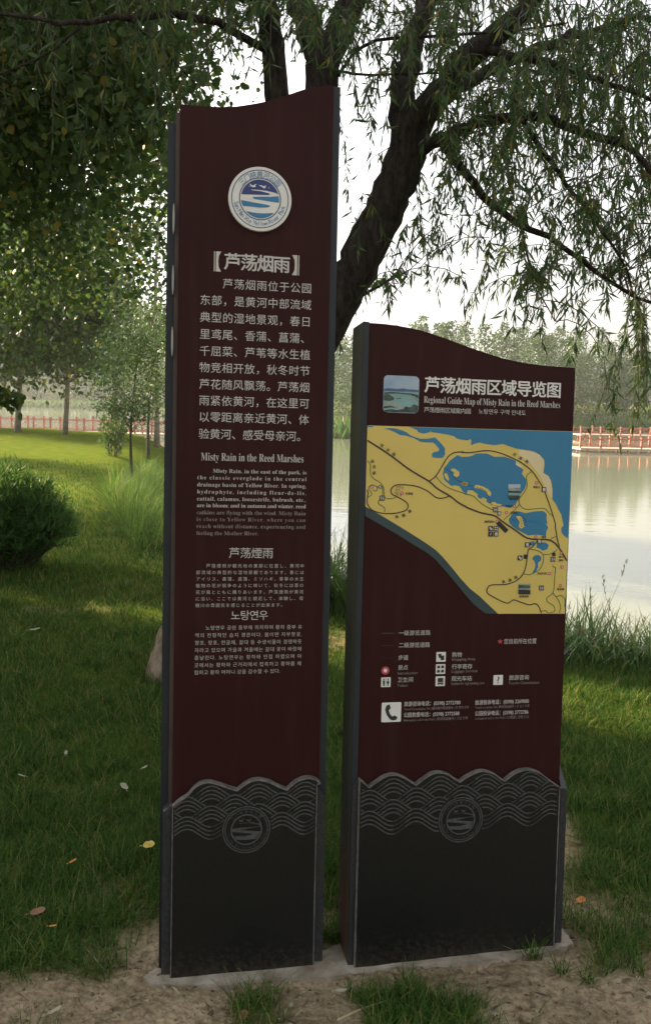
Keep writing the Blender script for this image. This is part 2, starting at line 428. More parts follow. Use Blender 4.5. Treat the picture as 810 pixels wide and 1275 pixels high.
def tree_meshes(height, cbase, rad, nclump, per, lsize, trunk_r, seed, shape='egg', spread=.75, wood=M['poplarbark'], leaf=M['midleaf'], lean=0.0, thin=.62, lw=.8):
    r = np.random.default_rng(seed)
    mb = MB()
    n = 9
    tp = np.array([[lean*(max(z, 0)/height)**1.5 + .04*rad*math.sin(3.1*z/height*2+seed), .04*rad*math.cos(2.3*z/height*2+seed), z] for z in np.linspace(-.15, height*.93, n)])
    tr = trunk_r * (1 - np.linspace(0, 1, n)*.85); tr[0] *= 1.15
    mb.tube(tp, tr, 9)
    Ps = []
    for k in range(nclump):
        t = r.random()
        z = cbase + (height-cbase) * t
        if shape == 'egg': env = math.sin(math.pi*min(1, (t*.82+.16)))**.8
        elif shape == 'column': env = (.55 + .45*math.sin(math.pi*t)) * (1 - .55*t**3)
        else: env = math.sqrt(max(.05, 1-(2*t-1)**2))
        a = r.random()*2*math.pi; rr = rad*env*math.sqrt(r.random())*.95
        c = np.array([math.cos(a)*rr, math.sin(a)*rr, z])
        zi = max(cbase*.75, z - .35*rr - .4*rad*r.random())
        j = np.array([np.interp(zi, tp[:, 2], tp[:, 0]), np.interp(zi, tp[:, 2], tp[:, 1]), zi])
        c[0] += j[0]
        if k % 2 == 0:
            b = bez(j, c, np.array([0, 0, -.1*rr]), 5)
            mb.tube(b, np.linspace(trunk_r*.28*(1-.5*t), trunk_r*.05, 5), 5, cap=False)
        sz = rad*spread*(.22+.22*r.random())
        m_ = int(per*(.6+.8*r.random()))
        Ps.append(c + r.normal(size=(m_, 3))*np.array([sz, sz, sz*thin]))
    P = np.concatenate(Ps)
    P = P[P[:, 2] > cbase*.6]
    D = r.normal(size=P.shape); D[:, 2] -= .5
    ls = lsize*(.7+.6*r.random(len(P)))
    return mb, leaf_quads(P, D, ls, ls*lw)

def make_tree(name, loc, label, cat, group, args, rz=0):
    t = empty(name, loc, label, cat, group, rz)
    mb, q = tree_meshes(**args)
    mb.build('trunk', args.get('wood', M['poplarbark']), t, True)
    np_mesh('crown', q, 4, args.get('leaf', M['midleaf']), t)
    return t
def copy_tree(o, loc, rz, sc, label, group=None):
    c = o.copy(); C.objects.link(c); c.location = loc; c.rotation_euler = (0, 0, rz); c.scale = (sc, sc, sc)
    for ch in o.children:
        d = ch.copy(); C.objects.link(d); d.parent = c
    c['label'] = label
    if group: c['group'] = group
    return c
def gz(x, y): return float(ground_z(np.array([x]), np.array([y]))[0])

# big poplar whose crown hangs into the upper left of the picture
px_, py_ = -5.4, 8.3
big = empty('poplar_tree', (px_, py_, 0), 'near poplar with a dense dark crown and scattered yellow leaves hanging over the upper left', 'tree')
mb = MB()
tp = [(0, 0, -.1), (.05, 0, 1.2), (.0, .05, 2.6), (.1, .05, 4.2), (.05, 0, 6.0), (0, 0, 8.0)]
mb.tube(tp, [.24, .19, .17, .14, .09, .03], 12)
Ps = []
r_ = np.random.default_rng(21)
for k in range(640):
    v = r_.normal(size=3); v /= np.linalg.norm(v); v *= r_.random()**.40
    c = np.array([v[0]*4.0+.15, v[1]*3.0, 5.0+v[2]*3.7])
    wx = c[0]
    if c[2] < 1.55 + .0*wx: c[2] = 1.6 + .3*r_.random()
    if k % 4 == 0:
        zi = max(1.8, c[2] - .5*np.hypot(c[0], c[1])*.8)
        j = np.array([0.05, 0.02, min(zi, 7.5)])
        mb.tube(bez(j, c, np.array([0, 0, .25]), 6), np.linspace(.035, .006, 6), 5, cap=False)
    m_ = int(340*(.3+1.4*r_.random()))
    Ps.append(c + r_.normal(size=(m_, 3))*np.array([.34, .34, .26]))
for k in range(105):      # dense right side of the crown
    c = at(-20+215*r_.random(), -60+310*r_.random(), 5.3+1.5*r_.random()) - np.array([px_, py_, 0])
    Ps.append(c + r_.normal(size=(150, 3))*np.array([.24, .24, .20]))
    if k % 8 == 0: mb.tube(bez(np.array([.05, .02, 4.5]), c, np.array([0, 0, .3]), 6), np.linspace(.03, .005, 6), 5, cap=False)
# a low spray hanging at the left edge of the picture
for (ax, ay, yy) in ((8, 492, 5.2), (2, 480, 5.2), (22, 497, 5.25), (14, 503, 5.2)):
    c = at(ax, ay, yy) - np.array([px_, py_, 0]); Ps.append(c + r_.normal(size=(14, 3))*.035)
j = np.array([0.0, 0, 3.2]); mb.tube(bez(j, at(5, 480, 5.2) - np.array([px_, py_, 0]), np.array([.6, -.6, .5]), 8), np.linspace(.03, .004, 8), 5)
P = np.concatenate(Ps); gap = .57*(P[:, 0]+px_) + .82*(P[:, 1]+py_); P = P[(gap < 4.18) | (gap > 4.86)]; D = r_.normal(size=P.shape); D[:, 2] -= .8  # leaves cleared along the sun's bearing to let a light strip through
ls = .054*(.55+.8*r_.random(len(P)))
mb.build('trunk', M['poplarbark'], big, True)
np_mesh('crown', leaf_hex(P, D, ls, ls*.95), 6, M['poplarleaf'], big)

# shade trees out of view, placed and scaled for the shadows they cast
gr = 'poplars along the lawn'
side = make_tree('poplar_tree', (-12.8, 9.2, gz(-12.8, 9.2)), 'unseen leafy poplar beside the lawn, placed to shade the signs and near grass', 'tree', None,
    dict(height=10.5, cbase=1.3, rad=3.4, nclump=190, per=170, lsize=.13, trunk_r=.2, seed=4, shape='ball', leaf=M['poplarleaf']))
copy_tree(side, (-9.4, 14.1, gz(-9.4, 14.1)), 1.3, .46, 'unseen short leafy poplar beside the lawn, sized to shade a band of grass')
slim_ = copy_tree(side, (-12, 22.5, gz(-12, 22.5)), 2.1, .33, 'unseen slim leafy poplar beside the lawn, stretched to throw a shadow streak'); slim_.scale = (.33, .33, .7)
copy_tree(side, (-17.5, 38.4, gz(-17.5, 38.4)), 3.3, .75, 'leafy poplar off the left edge before the water, placed to shade the far lawn')
copy_tree(side, (-4.9, 4.7, gz(-4.9, 4.7)), 4.1, .62, 'unseen small leafy poplar in front of the near poplar, placed to shade the foreground')

# poplars on the lawn's far edge
def on(px, py, Yd): 
    p = at(px, py, Yd); return (p[0], p[1], gz(p[0], p[1]))
make_tree('poplar_tree', on(26, 538, 34), 'poplar with a thick pinkish trunk, leftmost on the lawn edge before the red railing', 'tree', None,
    dict(height=9, cbase=2.4, rad=3.1, nclump=120, per=190, lsize=.17, trunk_r=.125, seed=11, shape='egg'))
make_tree('poplar_tree', on(82, 541, 33), 'poplar with a slim trunk lit down its right side before the red railing', 'tree', None,
    dict(height=8.4, cbase=2.6, rad=2.6, nclump=110, per=170, lsize=.17, trunk_r=.105, seed=12, shape='egg'))
make_tree('poplar_tree', on(141, 548, 31), 'tall poplar with a sparse see-through crown and a shrub at its foot', 'tree', None,
    dict(height=11.5, cbase=2.6, rad=2.0, nclump=80, per=80, lsize=.16, trunk_r=.12, seed=13, shape='egg', lean=.5))
make_tree('poplar_tree', on(193, 556, 29), 'slim poplar with a sparse crown just left of the tall sign', 'tree', None,
    dict(height=10.5, cbase=3.6, rad=1.6, nclump=46, per=50, lsize=.15, trunk_r=.10, seed=14, shape='egg', lean=.3))
yt = dict(height=3.1, cbase=1.35, rad=.85, nclump=75, per=75, lsize=.085, trunk_r=.04, seed=15, shape='ball', leaf=M['midleaf'], wood=M['twig'], lean=.12, lw=.3)
make_tree('young_tree', on(164, 590, 17.2), 'young slender tree with a round feathery crown at the edge of the tall grass', 'tree', None, yt)
yt2 = dict(yt); yt2.update(height=4.3, cbase=1.7, rad=1.15, seed=16, trunk_r=.055, nclump=80)
make_tree('young_tree', on(186, 560, 24), 'young tree with a curved dark trunk standing behind the slender one', 'tree', None, yt2)

# shrubs
def shrub(name, loc, label, h, rad, n, ll, lw, m, seed, upright=1.4):
    r = np.random.default_rng(seed)
    t = empty(name, loc, label, 'shrub')
    mb = MB(); Ps = []; Ds = []
    for k in range(n):
        a = r.random()*2*math.pi; rr = rad*math.sqrt(r.random())
        hh = h*(1-.55*(rr/rad)**2)*(.55+.5*r.random())
        b = np.array([math.cos(a)*rr*.35, math.sin(a)*rr*.35, 0]); tip = np.array([math.cos(a)*rr, math.sin(a)*rr, hh])
        path = bez(b, tip, np.array([0, 0, .2*h]), 6)
        if k % 3 == 0: mb.tube(path, np.linspace(.008, .002, 6), 4, cap=False)
        m_ = 26
        tt = r.random(m_)**.7
        q = np.array([[np.interp(x, np.linspace(0, 1, 6), path[:, c]) for c in range(3)] for x in tt])
        Ps.append(q); d = r.normal(size=(m_, 3)) + np.array([math.cos(a)*.7, math.sin(a)*.7, upright]); Ds.append(d)
    P = np.concatenate(Ps); D = np.concatenate(Ds)
    l_ = ll*(.6+.8*r.random(len(P)))
    mb.build('stem', M['twig'], t, True)
    np_mesh('foliage', leaf_quads(P, D, l_, lw), 4, m, t)
    return t
p = gp(6, 712); shrub('shrub', (p[0]-.12, p[1]+.35, gz(p[0], p[1])-.03), 'dense rounded green shrub with narrow leaves on the lawn at the left edge', 1.0, .66, 1300, .085, .011, M['shrubleaf'], 5)
p = on(142, 580, 22); shrub('shrub', p, 'thin upright green shrub at the foot of the tall sparse poplar', 1.45, .42, 60, .11, .028, M['midleaf'], 6)

# ------------------------------------------------------------------ willow
wil = empty('willow_tree', tuple(gp(196, 850)), 'old leaning willow with a thick dark trunk and drooping leaf strands behind the signs', 'tree')
wo = np.array(wil.location)
def path(pts): return np.array([at(x, y, Y) for x, y, Y in pts]) - wo
def smooth(Pp, n):
    t = np.linspace(0, 1, len(Pp)); tt = np.linspace(0, 1, n)
    Q = np.stack([np.interp(tt, t, Pp[:, c]) for c in range(3)], 1)
    for _ in range(2):
        Q[1:-1] = (Q[:-2] + 2*Q[1:-1] + Q[2:])/4
    return Q
mb = MB(); limbs = []
def limb(pts, r0, r1, n=18, seg=10, jit=.012):
    Q = smooth(path(pts), n)
    Q[1:-1] += rng.normal(size=(n-2, 3))*jit*min(1, r0/.05)
    k0 = len(mb.v); mb.tube(Q, np.linspace(r0, r1, n), seg)
    if r0 > .05:      # furrowed, lumpy surface
        for i_ in range(n):
            for k_ in range(seg):
                v_ = np.array(mb.v[k0+i_*seg+k_]); d_ = v_-Q[i_]
                f_ = 1 + .16*(fbm(np.array(k_*1.3+5), np.array(i_*.22+r0*90), 3)-.5) + .10*(fbm(np.array(k_*.4), np.array(i_*.12+9), 2)-.5)
                if k_ in (0, seg-1): f_ = 1
                mb.v[k0+i_*seg+k_] = tuple(Q[i_]+d_*float(f_))
    limbs.append(Q)
    return Q
trunkQ = limb([(208, 872, 4.66), (226, 800, 4.68), (270, 690, 4.7), (325, 560, 4.72), (385, 440, 4.72), (437, 345, 4.7), (478, 265, 4.7), (507, 190, 4.7), (515, 160, 4.7)], .135, .092, 60, 28, .004)
limb([(365, 500, 4.72), (385, 300, 4.8), (397, 130, 4.9), (405, 70, 4.95), (432, 25, 5.0), (455, -40, 5.0), (480, -140, 5.0)], .105, .06)
limb([(397, 130, 4.9), (400, 70, 4.95), (380, 25, 5.0), (366, -20, 5.1), (350, -120, 5.2)], .09, .05)
limb([(360, 480, 4.72), (352, 280, 4.6), (347, 110, 4.5), (342, 50, 4.45), (328, 0, 4.4), (300, -80, 4.3)], .075, .045)
limb([(506, 195, 4.7), (498, 120, 4.75), (512, 60, 4.8), (533, 0, 4.9), (545, -80, 5.0)], .075, .04)
limb([(506, 190, 4.7), (530, 135, 4.6), (565, 90, 4.5), (612, 52, 4.4), (665, 5, 4.3), (720, -60, 4.2)], .085, .04)
limb([(512, 200, 4.7), (535, 178, 4.55), (570, 163, 4.4), (600, 148, 4.3), (642, 138, 4.2), (700, 150, 4.1), (745, 175, 4.0), (785, 182, 3.9), (815, 220, 3.8)], .034, .012)
limb([(545, 165, 4.5), (565, 195, 4.55), (600, 245, 4.6), (628, 272, 4.65), (672, 288, 4.7), (722, 322, 4.75), (760, 355, 4.8), (810, 377, 4.85)], .026, .009)
limb([(540, 130, 4.6), (575, 105, 4.8), (640, 70, 5.0), (720, 45, 5.2), (765, 28, 5.3), (830, 18, 5.4)], .04, .014)
limb([(600, 60, 4.4), (680, 80, 4.3), (750, 100, 4.2), (820, 130, 4.1)], .022, .008)
limb([(640, 135, 4.2), (690, 210, 4.3), (730, 260, 4.4), (780, 330, 4.5), (800, 420, 4.55)], .014, .004)
limb([(650, 290, 4.65), (660, 340, 4.5), (690, 400, 4.4)], .008, .003, 10, 6)
limb([(420, 95, 4.9), (450, 48, 4.6), (520, 46, 4.4), (610, 42, 4.2), (700, 30, 4.0)], .010, .005, 14, 6)
limb([(412, 85, 4.9), (440, 94, 4.5), (500, 92, 4.3), (560, 90, 4.2)], .009, .004, 14, 6)
limb([(345, 70, 4.45), (270, 22, 4.2), (215, 20, 4.1), (150, 20, 4.0), (103, 32, 3.9), (50, 26, 3.8), (-20, 16, 3.7)], .020, .007)
limb([(103, 32, 3.9), (75, 55, 3.9), (50, 75, 3.9), (-10, 95, 4.0)], .007, .003, 10, 6)
limb([(160, 20, 4.0), (190, 50, 4.1), (225, 85, 4.2), (250, 110, 4.3)], .008, .003, 10, 6)
limb([(328, 10, 4.4), (260, -30, 4.4), (150, -60, 4.4), (0, -80, 4.3)], .04, .015)
limb([(430, 375, 4.72), (455, 366, 4.7), (480, 352, 4.6), (505, 340, 4.5)], .012, .003, 10, 6)
limb([(533, 0, 4.9), (600, -40, 5.4), (700, -80, 5.8), (820, -90, 6.0)], .04, .015)
allL = np.concatenate(limbs[1:])
mb.build('trunk', M['willowbark'], wil, True)
mb = MB(); mb.tube(trunkQ[:9], np.linspace(.150, .146, 9)*(1+.012*np.sin(np.arange(9)*2.1)), 22); mb.build('sunlit_trunk_base', M['basebark'], wil, True)  # separate sleeve that carries the painted sunlit tone of the trunk base
# strands: (x0,x1,y0,y1, count, min len, max len)
areas = [(540, 830, -60, 90, 118, .25, .6), (570, 830, 60, 200, 96, .20, .5), (610, 830, 170, 290, 54, .15, .36), (520, 640, 100, 250, 30, .15, .35), (640, 830, 260, 380, 34, .12, .32),
         (705, 830, 370, 450, 13, .2, .45), (425, 560, -80, 80, 55, .2, .35), (420, 540, 70, 280, 12, .12, .3), (520, 680, 260, 350, 20, .12, .28),
         (200, 430, -80, 50, 90, .15, .35), (0, 260, -80, 100, 60, .25, .6), (440, 500, 345, 372, 7, .05, .1), (560, 700, 330, 390, 6, .1, .2), (419, 432, 360, 400, 3, .1, .2), (735, 812, 440, 500, 4, .15, .3), (830, 1000, -60, 330, 70, .2, .5)]
tw = MB(); LP = []; LD = []; LL = []
for (x0, x1, y0, y1, cnt, l0, l1) in areas:
    for _ in range(cnt):
        Yd = 3.6 + 2.4*rng.random()
        S = at(x0+(x1-x0)*rng.random(), y0+(y1-y0)*rng.random(), Yd) - wo
        dd = np.linalg.norm((allL - S)*np.array([1, .8, 1]), axis=1)
        cand = allL[np.argsort(dd)[:6]]; cand = cand[rng.integers(len(cand))]
        ln = l0 + (l1-l0)*rng.random()
        if np.linalg.norm(cand-S) < 1.1:
            up_ = bez(cand, S, np.array([0, 0, .12]), 5)
        else: up_ = np.array([S + np.array([rng.normal()*.1, rng.normal()*.1, .25]), S])
        sway = rng.normal(size=2)*.16*ln
        n = 6
        t = np.linspace(0, 1, n)[1:, None]
        dr = S + np.concatenate([sway[0]*t**1.3, sway[1]*t**1.3, -ln*t], 1)
        Q = np.concatenate([up_, dr])
        tw.tube(Q, np.linspace(.0028, .0010, len(Q)), 4, cap=False)
        # leaves along the strand
        seg = np.concatenate([[0], np.cumsum(np.linalg.norm(np.diff(Q, axis=0), axis=1))])
        tot = seg[-1]
        m_ = int(tot/.0165)
        tt = tot*(.15+.85*rng.random(m_))
        pp = np.stack([np.interp(tt, seg, Q[:, c]) for c in range(3)], 1)
        d = rng.normal(size=(m_, 3))*.55; d[:, 2] -= 1.0
        LP.append(pp); LD.append(d); LL.append(.085*(.55+.75*rng.random(m_)))
LP = np.concatenate(LP); LD = np.concatenate(LD); LL = np.concatenate(LL)
tw.build('twig', M['twig'], wil)
np_mesh('foliage', leaf_quads(LP, LD, LL*.84, LL*.120), 4, M['willowleaf'], wil)

# ------------------------------------------------------------------ far groves
def grove_tree(r, h, rad, n, ls):
    t = r.random(n)
    env = (.5+.5*np.sin(np.pi*np.clip(t*.95+.02, 0, 1)))*(1-.45*t**7)
    a = r.random(n)*2*np.pi; rr = rad*env*np.sqrt(r.random(n))
    lump = 1+.22*np.sin(a*2+t*11+r.random()*6)+.20*np.sin(a*5-t*23+r.random()*6)
    P = np.stack([np.cos(a)*rr*lump, np.sin(a)*rr*lump, h*(.16+.84*t)], 1)
    D = r.normal(size=P.shape); L = ls*(.6+.8*r.random(n))
    return leaf_quads(P, D, L, L*.75)
r = np.random.default_rng(31)
Q = []; tb = MB()
def wood_row(xs, yfun, h0, h1, n, ls, rad):
    for x in xs:
        y = yfun(x) + r.normal()*2.5; z = gz(x, y)
        h = h0+(h1-h0)*r.random()
        Q.append(grove_tree(r, h, rad*(.7+.8*r.random()), n, ls) + np.array([x, y, z]))
        tb.tube([(x, y, z-.3), (x, y, z+h*.5)], [.16, .08], 5, cap=False)
for row in range(4):
    wood_row(np.arange(-12, 110, 3.6)+r.normal()*.8, lambda x: 118+row*9+max(0, x-5)*.55, 8.2, 14.2, 1100 if row < 2 else 600, .32 if row < 2 else .45, 2.2)
wood_row(np.arange(2, 90, 4.0), lambda x: 104+max(0, x-5)*.7, 2.5, 6, 700, .3, 2.4)
ob = np_mesh('far_wood', np.concatenate(Q), 4, M['farleaf']); tag(ob, 'hazy pale green wood across the lake behind the map sign', 'wood', kind='stuff')
tr_ = tb.build('trunks', M['poplarbark'], ob)
Q = []; tb = MB()
for row in range(4):
    wood_row(np.arange(-150, -18, 6)+r.normal(), lambda x: 248+row*14, 8, 15, 650, .8, 4)
for row in range(2):
    wood_row(np.arange(-170, 0, 8)+r.normal(), lambda x: 310+row*14, 22, 32, 420, 1.3, 6)
wood_row(np.arange(-130, -30, 4.5), lambda x: 240, 2.5, 4.5, 500, .55, 2.4)
ob = np_mesh('far_wood', np.concatenate(Q), 4, M['farleaf']); tag(ob, 'pale sunlit wood on the far left bank behind the lawn poplars', 'wood', kind='stuff')
tb.build('trunks', M['poplarbark'], ob)

# single tall poplars that stand out of the far grove
gr = 'tall poplars in the far grove'
proto = None
for i, (px, top) in enumerate([(520, 408), (548, 402), (572, 406), (598, 404), (622, 402), (640, 408), (668, 410), (690, 406), (716, 412), (742, 408), (768, 414), (794, 416)]):
    Yd = 122 + 6*(i % 3) + .16*max(0, px-600)
    q = at(px, 520, Yd); tx = at(px, top, Yd)[2]; z = gz(q[0], q[1]); hh = tx - z
    if proto is None:
        proto = empty('poplar_tree', (q[0], q[1], z), 'tall hazy poplar standing in the far grove across the lake', 'tree', gr)
        k = np.random.default_rng(77)
        m2 = MB(); m2.tube([(0, 0, -.4), (0, 0, 9)], [.2, .05], 6); m2.build('trunk', M['poplarbark'], proto)
        np_mesh('crown', grove_tree(k, 12, 2.0, 1500, .30), 4, M['farleaf'], proto); o = proto
    else:
        o = copy_tree(proto, (q[0], q[1], z), i*1.7, 1, proto['label'], gr)
    o.scale = (1, 1, hh/12)

# ------------------------------------------------------------------ boardwalks over the lake
def boardwalk(label, a, b, zdeck, step, wd=2.4, rh=1.0, red='redwood'):
    a, b = np.array([a[0], a[1], 0.]), np.array([b[0], b[1], 0.])
    L = np.linalg.norm(b-a); d = (b-a)/L
    ang = math.atan2(d[1], d[0])
    t = empty('boardwalk', (a[0], a[1], zdeck), label, 'boardwalk', rz=ang)
    m = MB(); m.box((0, 0, -.14), (L, wd, 0)); m.build('deck', M['deck'], t)
    m = MB(); m.tube([(0, 0, -1.4), (0, 0, -.14)], .09, 6); pile = None
    for s in np.arange(.6, L, 3.2):
        for y in (.15, wd-.15):
            if pile is None: pile = m.build('pile', M['redwood'], t); o = pile
            else: o = pile.copy(); C.objects.link(o); o.parent = t
            o.location = (s, y, 0)
    n = int(L/step)
    cnt = 0
    for yy in (.08, wd-.08):
        m = MB()
        for z in (.18, .98): m.bar((0, yy, z*rh), (L, yy, z*rh), .05, .055)
        m.build('rail', M[red], t); m = MB()
        for k in range(n):
            x0, x1 = k*step, (k+1)*step
            m.bar((x0, yy, .22*rh), (x1, yy, .94*rh), .03, .035); m.bar((x0, yy+.04, .94*rh), (x1, yy+.04, .22*rh), .03, .035)
        m.build('lattice', M['lattice' if red == 'redwood' else red], t)
    pm = MB(); pm.box((-.06, -.06, 0), (.06, .06, 1.12*rh)); pm.box((-.085, -.085, 1.12*rh), (.085, .085, 1.21*rh)); first = None
    for yy in (.08, wd-.08):
        for k in range(n+1):
            if first is None: first = pm.build('post', M[red], t); o = first
            else:
                o = first.copy(); C.objects.link(o); o.parent = t
            o.location = (k*step, yy, 0)
    return t
boardwalk('long boardwalk with a red lattice railing crossing the lake beyond the lawn on the left', (-48, 74.5), (-9, 72), -1.68, 1.45)
boardwalk('pale boardwalk with a red railing over the lake, to the right of the map sign', (19.4, 66), (58, 68.5), -1.72, 1.6, 2.4, .72, 'dullred')
boardwalk('farther red railed boardwalk nearer the far grassy shore on the right', (27, 92), (70, 96), -1.55, 2.2, 2.4, .7, 'dullred')

# ------------------------------------------------------------------ reed beds, grass
def blades(P, h, w, bend, lean=.25, seg=3):
    """curved tapering blades as quads; P (n,3)"""
    n = len(P); a = rng.random(n)*2*np.pi
    d = np.stack([np.cos(a), np.sin(a), np.zeros(n)], 1); s = np.stack([-np.sin(a), np.cos(a), np.zeros(n)], 1)
    ln = np.abs(rng.normal(size=n))*lean; bd = bend*rng.random(n)
    rows = []
    for k in range(seg+1):
        t = k/seg
        c = P + d*((ln*t + bd*t*t)*h)[:, None] + np.array([0, 0, 1.0])*(h*(t-.25*bd*t*t))[:, None]
        ww = (w*(1-t**1.6)+w*.06)[:, None]/2
        rows.append((c-s*ww, c+s*ww))
    q = []
    for k in range(seg):
        q.append(np.stack([rows[k][0], rows[k][1], rows[k+1][1], rows[k+1][0]], 1))
    return np.stack(q, 1).reshape(-1, 3), seg
def strip_mesh(name, P, h, w, bend, lean, seg, m, parent=None):
    """connected strips so every blade is one island"""
    n = len(P); a = rng.random(n)*2*np.pi
    d = np.stack([np.cos(a), np.sin(a), np.zeros(n)], 1); s = np.stack([-np.sin(a), np.cos(a), np.zeros(n)], 1)
    h = np.broadcast_to(h, (n,)); w = np.broadcast_to(w, (n,))
    ln = np.abs(rng.normal(size=n))*lean; bd = bend*rng.random(n)
    vs = []
    for k in range(seg+1):
        t = k/seg
        c = P + d*((ln*t + bd*t*t)*h)[:, None] + np.array([0, 0, 1.0])*(h*(t-.3*bd*t*t))[:, None]
        ww = (w*(1-t**1.6)+w*.05)[:, None]/2
        vs += [c-s*ww, c+s*ww]
    V = np.stack(vs, 1).reshape(-1, 3); nv = 2*(seg+1)
    base = np.arange(n)[:, None, None]*nv
    f = np.array([[2*k, 2*k+1, 2*k+3, 2*k+2] for k in range(seg)])[None]
    Fi = (base+f).reshape(-1).astype(np.int32); nf = n*seg
    me = bpy.data.meshes.new(name)
    me.vertices.add(len(V)); me.vertices.foreach_set('co', V.astype(np.float32).ravel())
    me.loops.add(len(Fi)); me.loops.foreach_set('vertex_index', Fi)
    me.polygons.add(nf); me.polygons.foreach_set('loop_start', np.arange(0, nf*4, 4, dtype=np.int32)); me.polygons.foreach_set('loop_total', np.full(nf, 4, dtype=np.int32))
    me.materials.append(m); me.update(calc_edges=True); me.validate()
    o = bpy.data.objects.new(name, me); C.objects.link(o)
    if parent is not None: o.parent = parent
    return o

# lawn grass: sampled so that its density in the view is even
N = 330000
ppx = -140 + 1090*rng.random(N); ppy = 575 + 760*rng.random(N)**.92
d = FWD[None] + RT[None]*((ppx-CX)/F)[:, None] - UP[None]*((ppy-CY)/F)[:, None]
P = CAM + d*((-.02-CAMZ)/d[:, 2])[:, None]
NS = 170000; sx = rng.random(NS); sy = 1.5 + 9*rng.random(NS)**1.6; side_ = np.where(rng.random(NS) < .5, -1, 1)
P = np.concatenate([P, np.stack([side_*(.46*sy + (2.2+.25*sy)*sx), sy, np.full(NS, -.02)], 1)]); N = len(P)
P[:, :2] += rng.normal(size=(N, 2))*.01
sv = soil(P[:, 0], P[:, 1])
sn = sdist(P[:, 0], P[:, 1], NEAR, len(NEAR)-3)
tuft = fbm(P[:, 0]*7+31, P[:, 1]*7, 3)
keep = (rng.random(N) > sv*1.08) & (sn > -.5) & (rng.random(N) < .45+.8*tuft) & (P[:, 1] < 22)
P = P[keep]; tuft = tuft[keep]; P[:, 2] = ground_z(P[:, 0], P[:, 1]) - .004
near_ = P[:, 1]
h = (.026+.058*rng.random(len(P))*(.4+1.1*tuft))*(1+.25*sst(3, 8, near_)); w_ = .0030*np.maximum(1, near_/3.2)
o = strip_mesh('lawn_grass', P, h, w_, .9, .45, 2, M['grass']); tag(o, 'short green lawn grass growing in uneven tufts', 'grass', kind='stuff')
# thin dry litter lying on the soil
NL = 7000
P = np.stack([-1.2+2.9*rng.random(NL), 1.75+1.6*rng.random(NL), np.zeros(NL)], 1)
P = P[rng.random(NL) < .25+.75*soil(P[:, 0], P[:, 1])]
P[:, 2] = ground_z(P[:, 0], P[:, 1]) + .006
a = rng.random(len(P))*6.28
D = np.stack([np.cos(a), np.sin(a), .12*rng.normal(size=len(P))], 1)
L = .006+.045*rng.random(len(P))**3
o = np_mesh('dry_litter', leaf_quads(P, D, L, .003+.004*rng.random(len(P))), 4, leaf_mat('litter', [(0, (.05, .035, .02)), (.5, (.12, .09, .05)), (1, (.30, .24, .14))], .1)); tag(o, 'dry leaf crumbs and straw bits on the bare soil', 'litter', kind='stuff')

# clods and small stones on the soil
NC = 9000
P = np.stack([-1.3+3.1*rng.random(NC), 1.7+1.5*rng.random(NC), np.zeros(NC)], 1)
P = P[rng.random(NC) < soil(P[:, 0], P[:, 1])]; nC = len(P)
P[:, 2] = ground_z(P[:, 0], P[:, 1]) + .012*(fbm(P[:, 0]*5+3, P[:, 1]*5, 3)-.5)
sz = .002+.007*rng.random(nC)**4
oct_ = np.array([(1, 0, 0), (0, 1, 0), (-1, 0, 0), (0, -1, 0), (0, 0, .8), (0, 0, -.6)], float)
Vc = P[:, None] + sz[:, None, None]*(oct_[None]*(.6+.8*rng.random((nC, 6, 1))) + .25*rng.normal(size=(nC, 6, 3)))
tri = np.array([(0, 1, 4), (1, 2, 4), (2, 3, 4), (3, 0, 4), (1, 0, 5), (2, 1, 5), (3, 2, 5), (0, 3, 5)])
o = mesh_obj('soil_crumbs', Vc.reshape(-1, 3), (np.arange(nC)[:, None, None]*6+tri[None]).reshape(-1, 3).tolist(), leaf_mat('clod', [(0, (.07, .05, .03)), (.7, (.20, .155, .10)), (1, (.34, .30, .24))], 0, .95, .05)); tag(o, 'crumbs of soil and grit on the bare earth', 'grit', kind='stuff')
# reeds on the right
n = 5200
x = 1.15+4.2*rng.random(n); y = 4.85+.12*np.sin(x*5)+1.35*rng.random(n)
P = np.stack([x, y, ground_z(x, y)-.03], 1)
hh = (.12+.21*rng.random(n))*(.7+.7*fbm(x*2.3, y*2.3, 2))*(1+.55*sst(5.0, 6, y))
o = strip_mesh('reed_bed', P, hh, .013, 1.0, .25, 4, M['reed']); tag(o, 'green reed bed on the bank to the right of the map sign', 'reeds', kind='stuff')
pl = []; 
tops = MB()
pv = []
for k in range(30):
    xx = 1.3+2.6*rng.random(); yy = 5.2+1.0*rng.random(); zz = gz(xx, yy); hh_ = .36+.32*rng.random(); dx, dy = rng.normal(size=2)*.10
    b = np.array([xx, yy, zz]); t_ = b+np.array([dx, dy, hh_])
    tops.tube([b, (b+t_)/2+np.array([-dx*.2, 0, .01]), t_], [.003, .0022, .001], 4, cap=False)
    m_ = 22; tt = rng.random(m_)
    q = t_ + np.outer(tt, np.array([dx*.22, dy*.22, .13])); pv.append(leaf_quads(q, rng.normal(size=(m_, 3))*.25+np.array([0, 0, 1]), .035, .006))
o2 = tops.build('reed_stem', M['reed'], o); 
np_mesh('reed_plume', np.concatenate(pv), 4, M['plume'], o)
# plants between the signs
n = 1500
x = -.75+1.5*rng.random(n); y = 6.2+1.2*rng.random(n) - .35*x
P = np.stack([x, y, ground_z(x, y)-.03], 1)
o = strip_mesh('bank_plants', P, .35+.5*rng.random(n), .02, .9, .25, 4, M['reed']); tag(o, 'leafy bank plants at the water seen through the gap between the signs', 'plants', kind='stuff')
